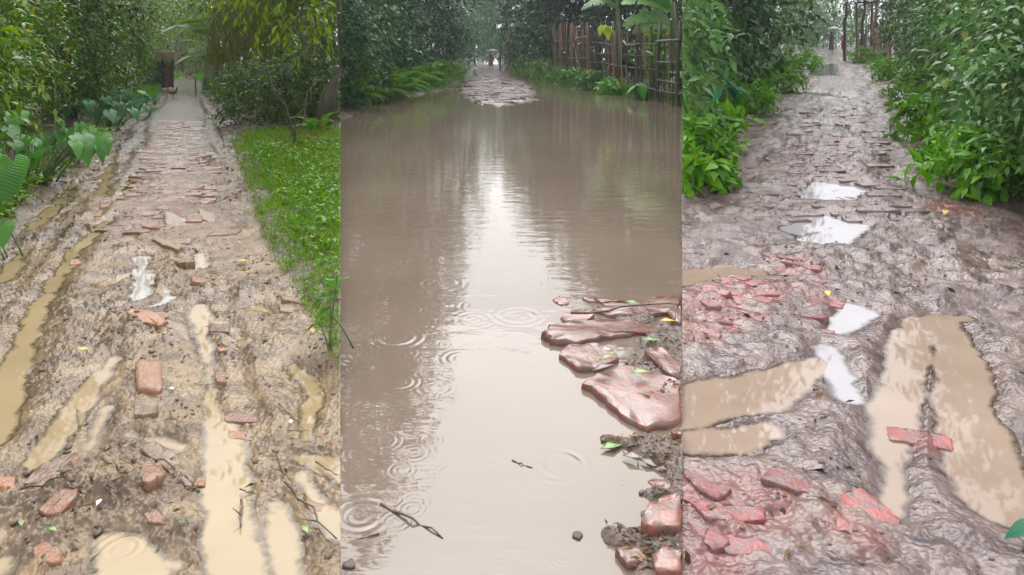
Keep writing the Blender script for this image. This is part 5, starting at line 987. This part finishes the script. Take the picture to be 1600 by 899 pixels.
# ------------------------------------------------------------------ people and hen
def skin_obj(name, nodes, edges, mat, parent=None, loc=(0, 0, 0), rz=0):
    me = bpy.data.meshes.new(name); me.from_pydata([n[:3] for n in nodes], edges, []); me.update(); o = obj(name, me, M[mat], parent, loc, (0, 0, rz))
    md = o.modifiers.new('skin', 'SKIN'); md.use_smooth_shade = True
    for sv_, n in zip(me.skin_vertices[0].data, nodes): sv_.radius = (n[3], n[4] if len(n) > 4 else n[3])
    me.skin_vertices[0].data[0].use_root = True; o.modifiers.new('sub', 'SUBSURF').levels = 1; o.modifiers['sub'].render_levels = 1; return o
def person(p, u, v, rz, top, bot, label, arm_up=True):
    x, y = map(float, G(u, v, p)); t = thing('person', (x, y, gz(p, x, y)), label, 'person', rz=rz)
    N = [(0, 0, .95, .13, .1), (0, 0, 1.15, .12, .09), (0, 0, 1.36, .15, .1), (0, 0, 1.48, .055), (0, -.02, 1.58, .085, .095), (0, -.01, 1.68, .07, .085), (.1, 0, .88, .085), (.11, -.06, .48, .06), (.1, .06, .08, .04), (.1, -.1, .03, .04), (-.1, 0, .88, .085), (-.11, .04, .48, .06), (-.1, .16, .1, .04), (-.1, .02, .04, .04), (.2, 0, 1.4, .05), (.25, -.04, 1.15, .042), (.22, -.22, 1.22 if arm_up else .95, .03), (.2, -.27, 1.27 if arm_up else .88, .035), (-.2, 0, 1.4, .05), (-.25, .02, 1.13, .042), (-.26, -.08, .88, .03), (-.26, -.1, .8, .035)]
    E = [(0, 1), (1, 2), (2, 3), (3, 4), (4, 5), (0, 6), (6, 7), (7, 8), (8, 9), (0, 10), (10, 11), (11, 12), (12, 13), (2, 14), (14, 15), (15, 16), (16, 17), (2, 18), (18, 19), (19, 20), (20, 21)]
    b = skin_obj('body', N, E, 'skin', t)
    def lathe(name, prof, mat, sq=.75):
        V = []; n = 14
        for r_, z in prof: V += [(r_ * math.cos(6.2832 * k / n), r_ * sq * math.sin(6.2832 * k / n), z) for k in range(n)]
        return obj(name, mesh_np(name, V, [(j * n + k, j * n + (k + 1) % n, (j + 1) * n + (k + 1) % n, (j + 1) * n + k) for j in range(len(prof) - 1) for k in range(n)]), M[mat], t)
    lathe('shirt', [(.19, .86), (.18, 1.0), (.17, 1.15), (.2, 1.32), (.19, 1.42), (.08, 1.49)], top); lathe('skirt', [(.24, .28), (.22, .55), (.2, .8), (.175, 1.0)], bot)
    lathe('hair', [(.1, 1.56), (.105, 1.64), (.1, 1.7), (.06, 1.76), (.005, 1.78)], 'hair', 1.05); return t
def umbrella(p, u, v, dz, label, off):
    x, y = map(float, G(u, v, p)); t = thing('umbrella', (x + off[0], y + off[1], gz(p, x, y) + 1.27), label, 'umbrella'); n = 16; V = []; pr = [(0, .0), (.2, -.03), (.38, -.1), (.5, -.2)]
    for r_, z in pr: V += [(r_ * (1 - .05 * (k % 2)) * math.cos(6.2832 * k / n), r_ * (1 - .05 * (k % 2)) * math.sin(6.2832 * k / n), dz + z) for k in range(n)]
    o = obj('canopy', mesh_np('canopy', V, [(j * n + k, j * n + (k + 1) % n, (j + 1) * n + (k + 1) % n, (j + 1) * n + k) for j in range(3) for k in range(n)], False), M['umb'], t); m_ = o.modifiers.new('t', 'SOLIDIFY'); m_.thickness = .008
    obj('shaft', mesh_np('shaft', *tube([(0, 0, -.1), (0, 0, dz + .08)], .012, 6)), M['twig'], t); return t
person(2, 767, 107.5, 0, 'clred', 'clred', 'person in dark red walking down the flooded brick path'); umbrella(2, 767, 107.5, .72, 'grey umbrella held by person in dark red', (.2, -.27))
person(3, 1299, 84, .3, 'cldark', 'cldark', 'person in dark clothes under umbrella at end of churned lane'); umbrella(3, 1299, 84, .85, 'grey umbrella held at end of churned lane', (.05, -.3))
person(3, 1319, 81, -.2, 'clpink', 'clred', 'person in bright red standing at end of churned lane', False)
x, y = map(float, G(270, 156, 1)); t = thing('hen', (x, y, gz(1, x, y)), 'brown hen crossing the wet path', 'hen')
skin_obj('body', [(0, 0, .2, .085, .085), (-.1, 0, .22, .06), (-.17, 0, .32, .035), (-.2, 0, .36, .012), (.09, 0, .22, .065), (.13, 0, .31, .035), (.145, 0, .37, .032), (.19, 0, .365, .008)], [(0, 1), (1, 2), (2, 3), (0, 4), (4, 5), (5, 6), (6, 7)], 'hen', t)
for s in (-1, 1): obj('leg', mesh_np('leg', *join([tube([(.01, s * .035, .16), (.0, s * .035, .08), (.02, s * .035, .0)], .009, 5)] + [tube([(.02, s * .035, .006), (.06, s * .035 + k * .02, .004)], .006, 4) for k in (-1, 0, 1)])), M['straw'], t)
obj('comb', mesh_np('comb', *tube([(.12, 0, .4), (.145, 0, .42), (.165, 0, .405)], [.006, .012, .005], 5)), M['comb'], t)

# ------------------------------------------------------------------ rainy air
hb = bmesh.new(); bmesh.ops.create_cube(hb, size=1); bmesh.ops.scale(hb, vec=(560, 560, 20), verts=hb.verts); bmesh.ops.translate(hb, vec=(0, 0, 8.3), verts=hb.verts)
hm = bpy.data.meshes.new('haze'); hb.to_mesh(hm); hb.free(); hmat = bpy.data.materials.new('rainy_air'); hmat.use_nodes = True; hn = hmat.node_tree.nodes; hn.remove(hn['Principled BSDF'])
pv = hn.new('ShaderNodeVolumePrincipled'); pv.inputs['Color'].default_value = (.86, .93, .95, 1); pv.inputs['Density'].default_value = .0010; pv.inputs['Anisotropy'].default_value = .2
hmat.node_tree.links.new(pv.outputs[0], hn['Material Output'].inputs['Volume'])
tag(obj('haze', hm, hmat), 'thin pale rainy air over the whole place', 'haze', None, 'stuff')
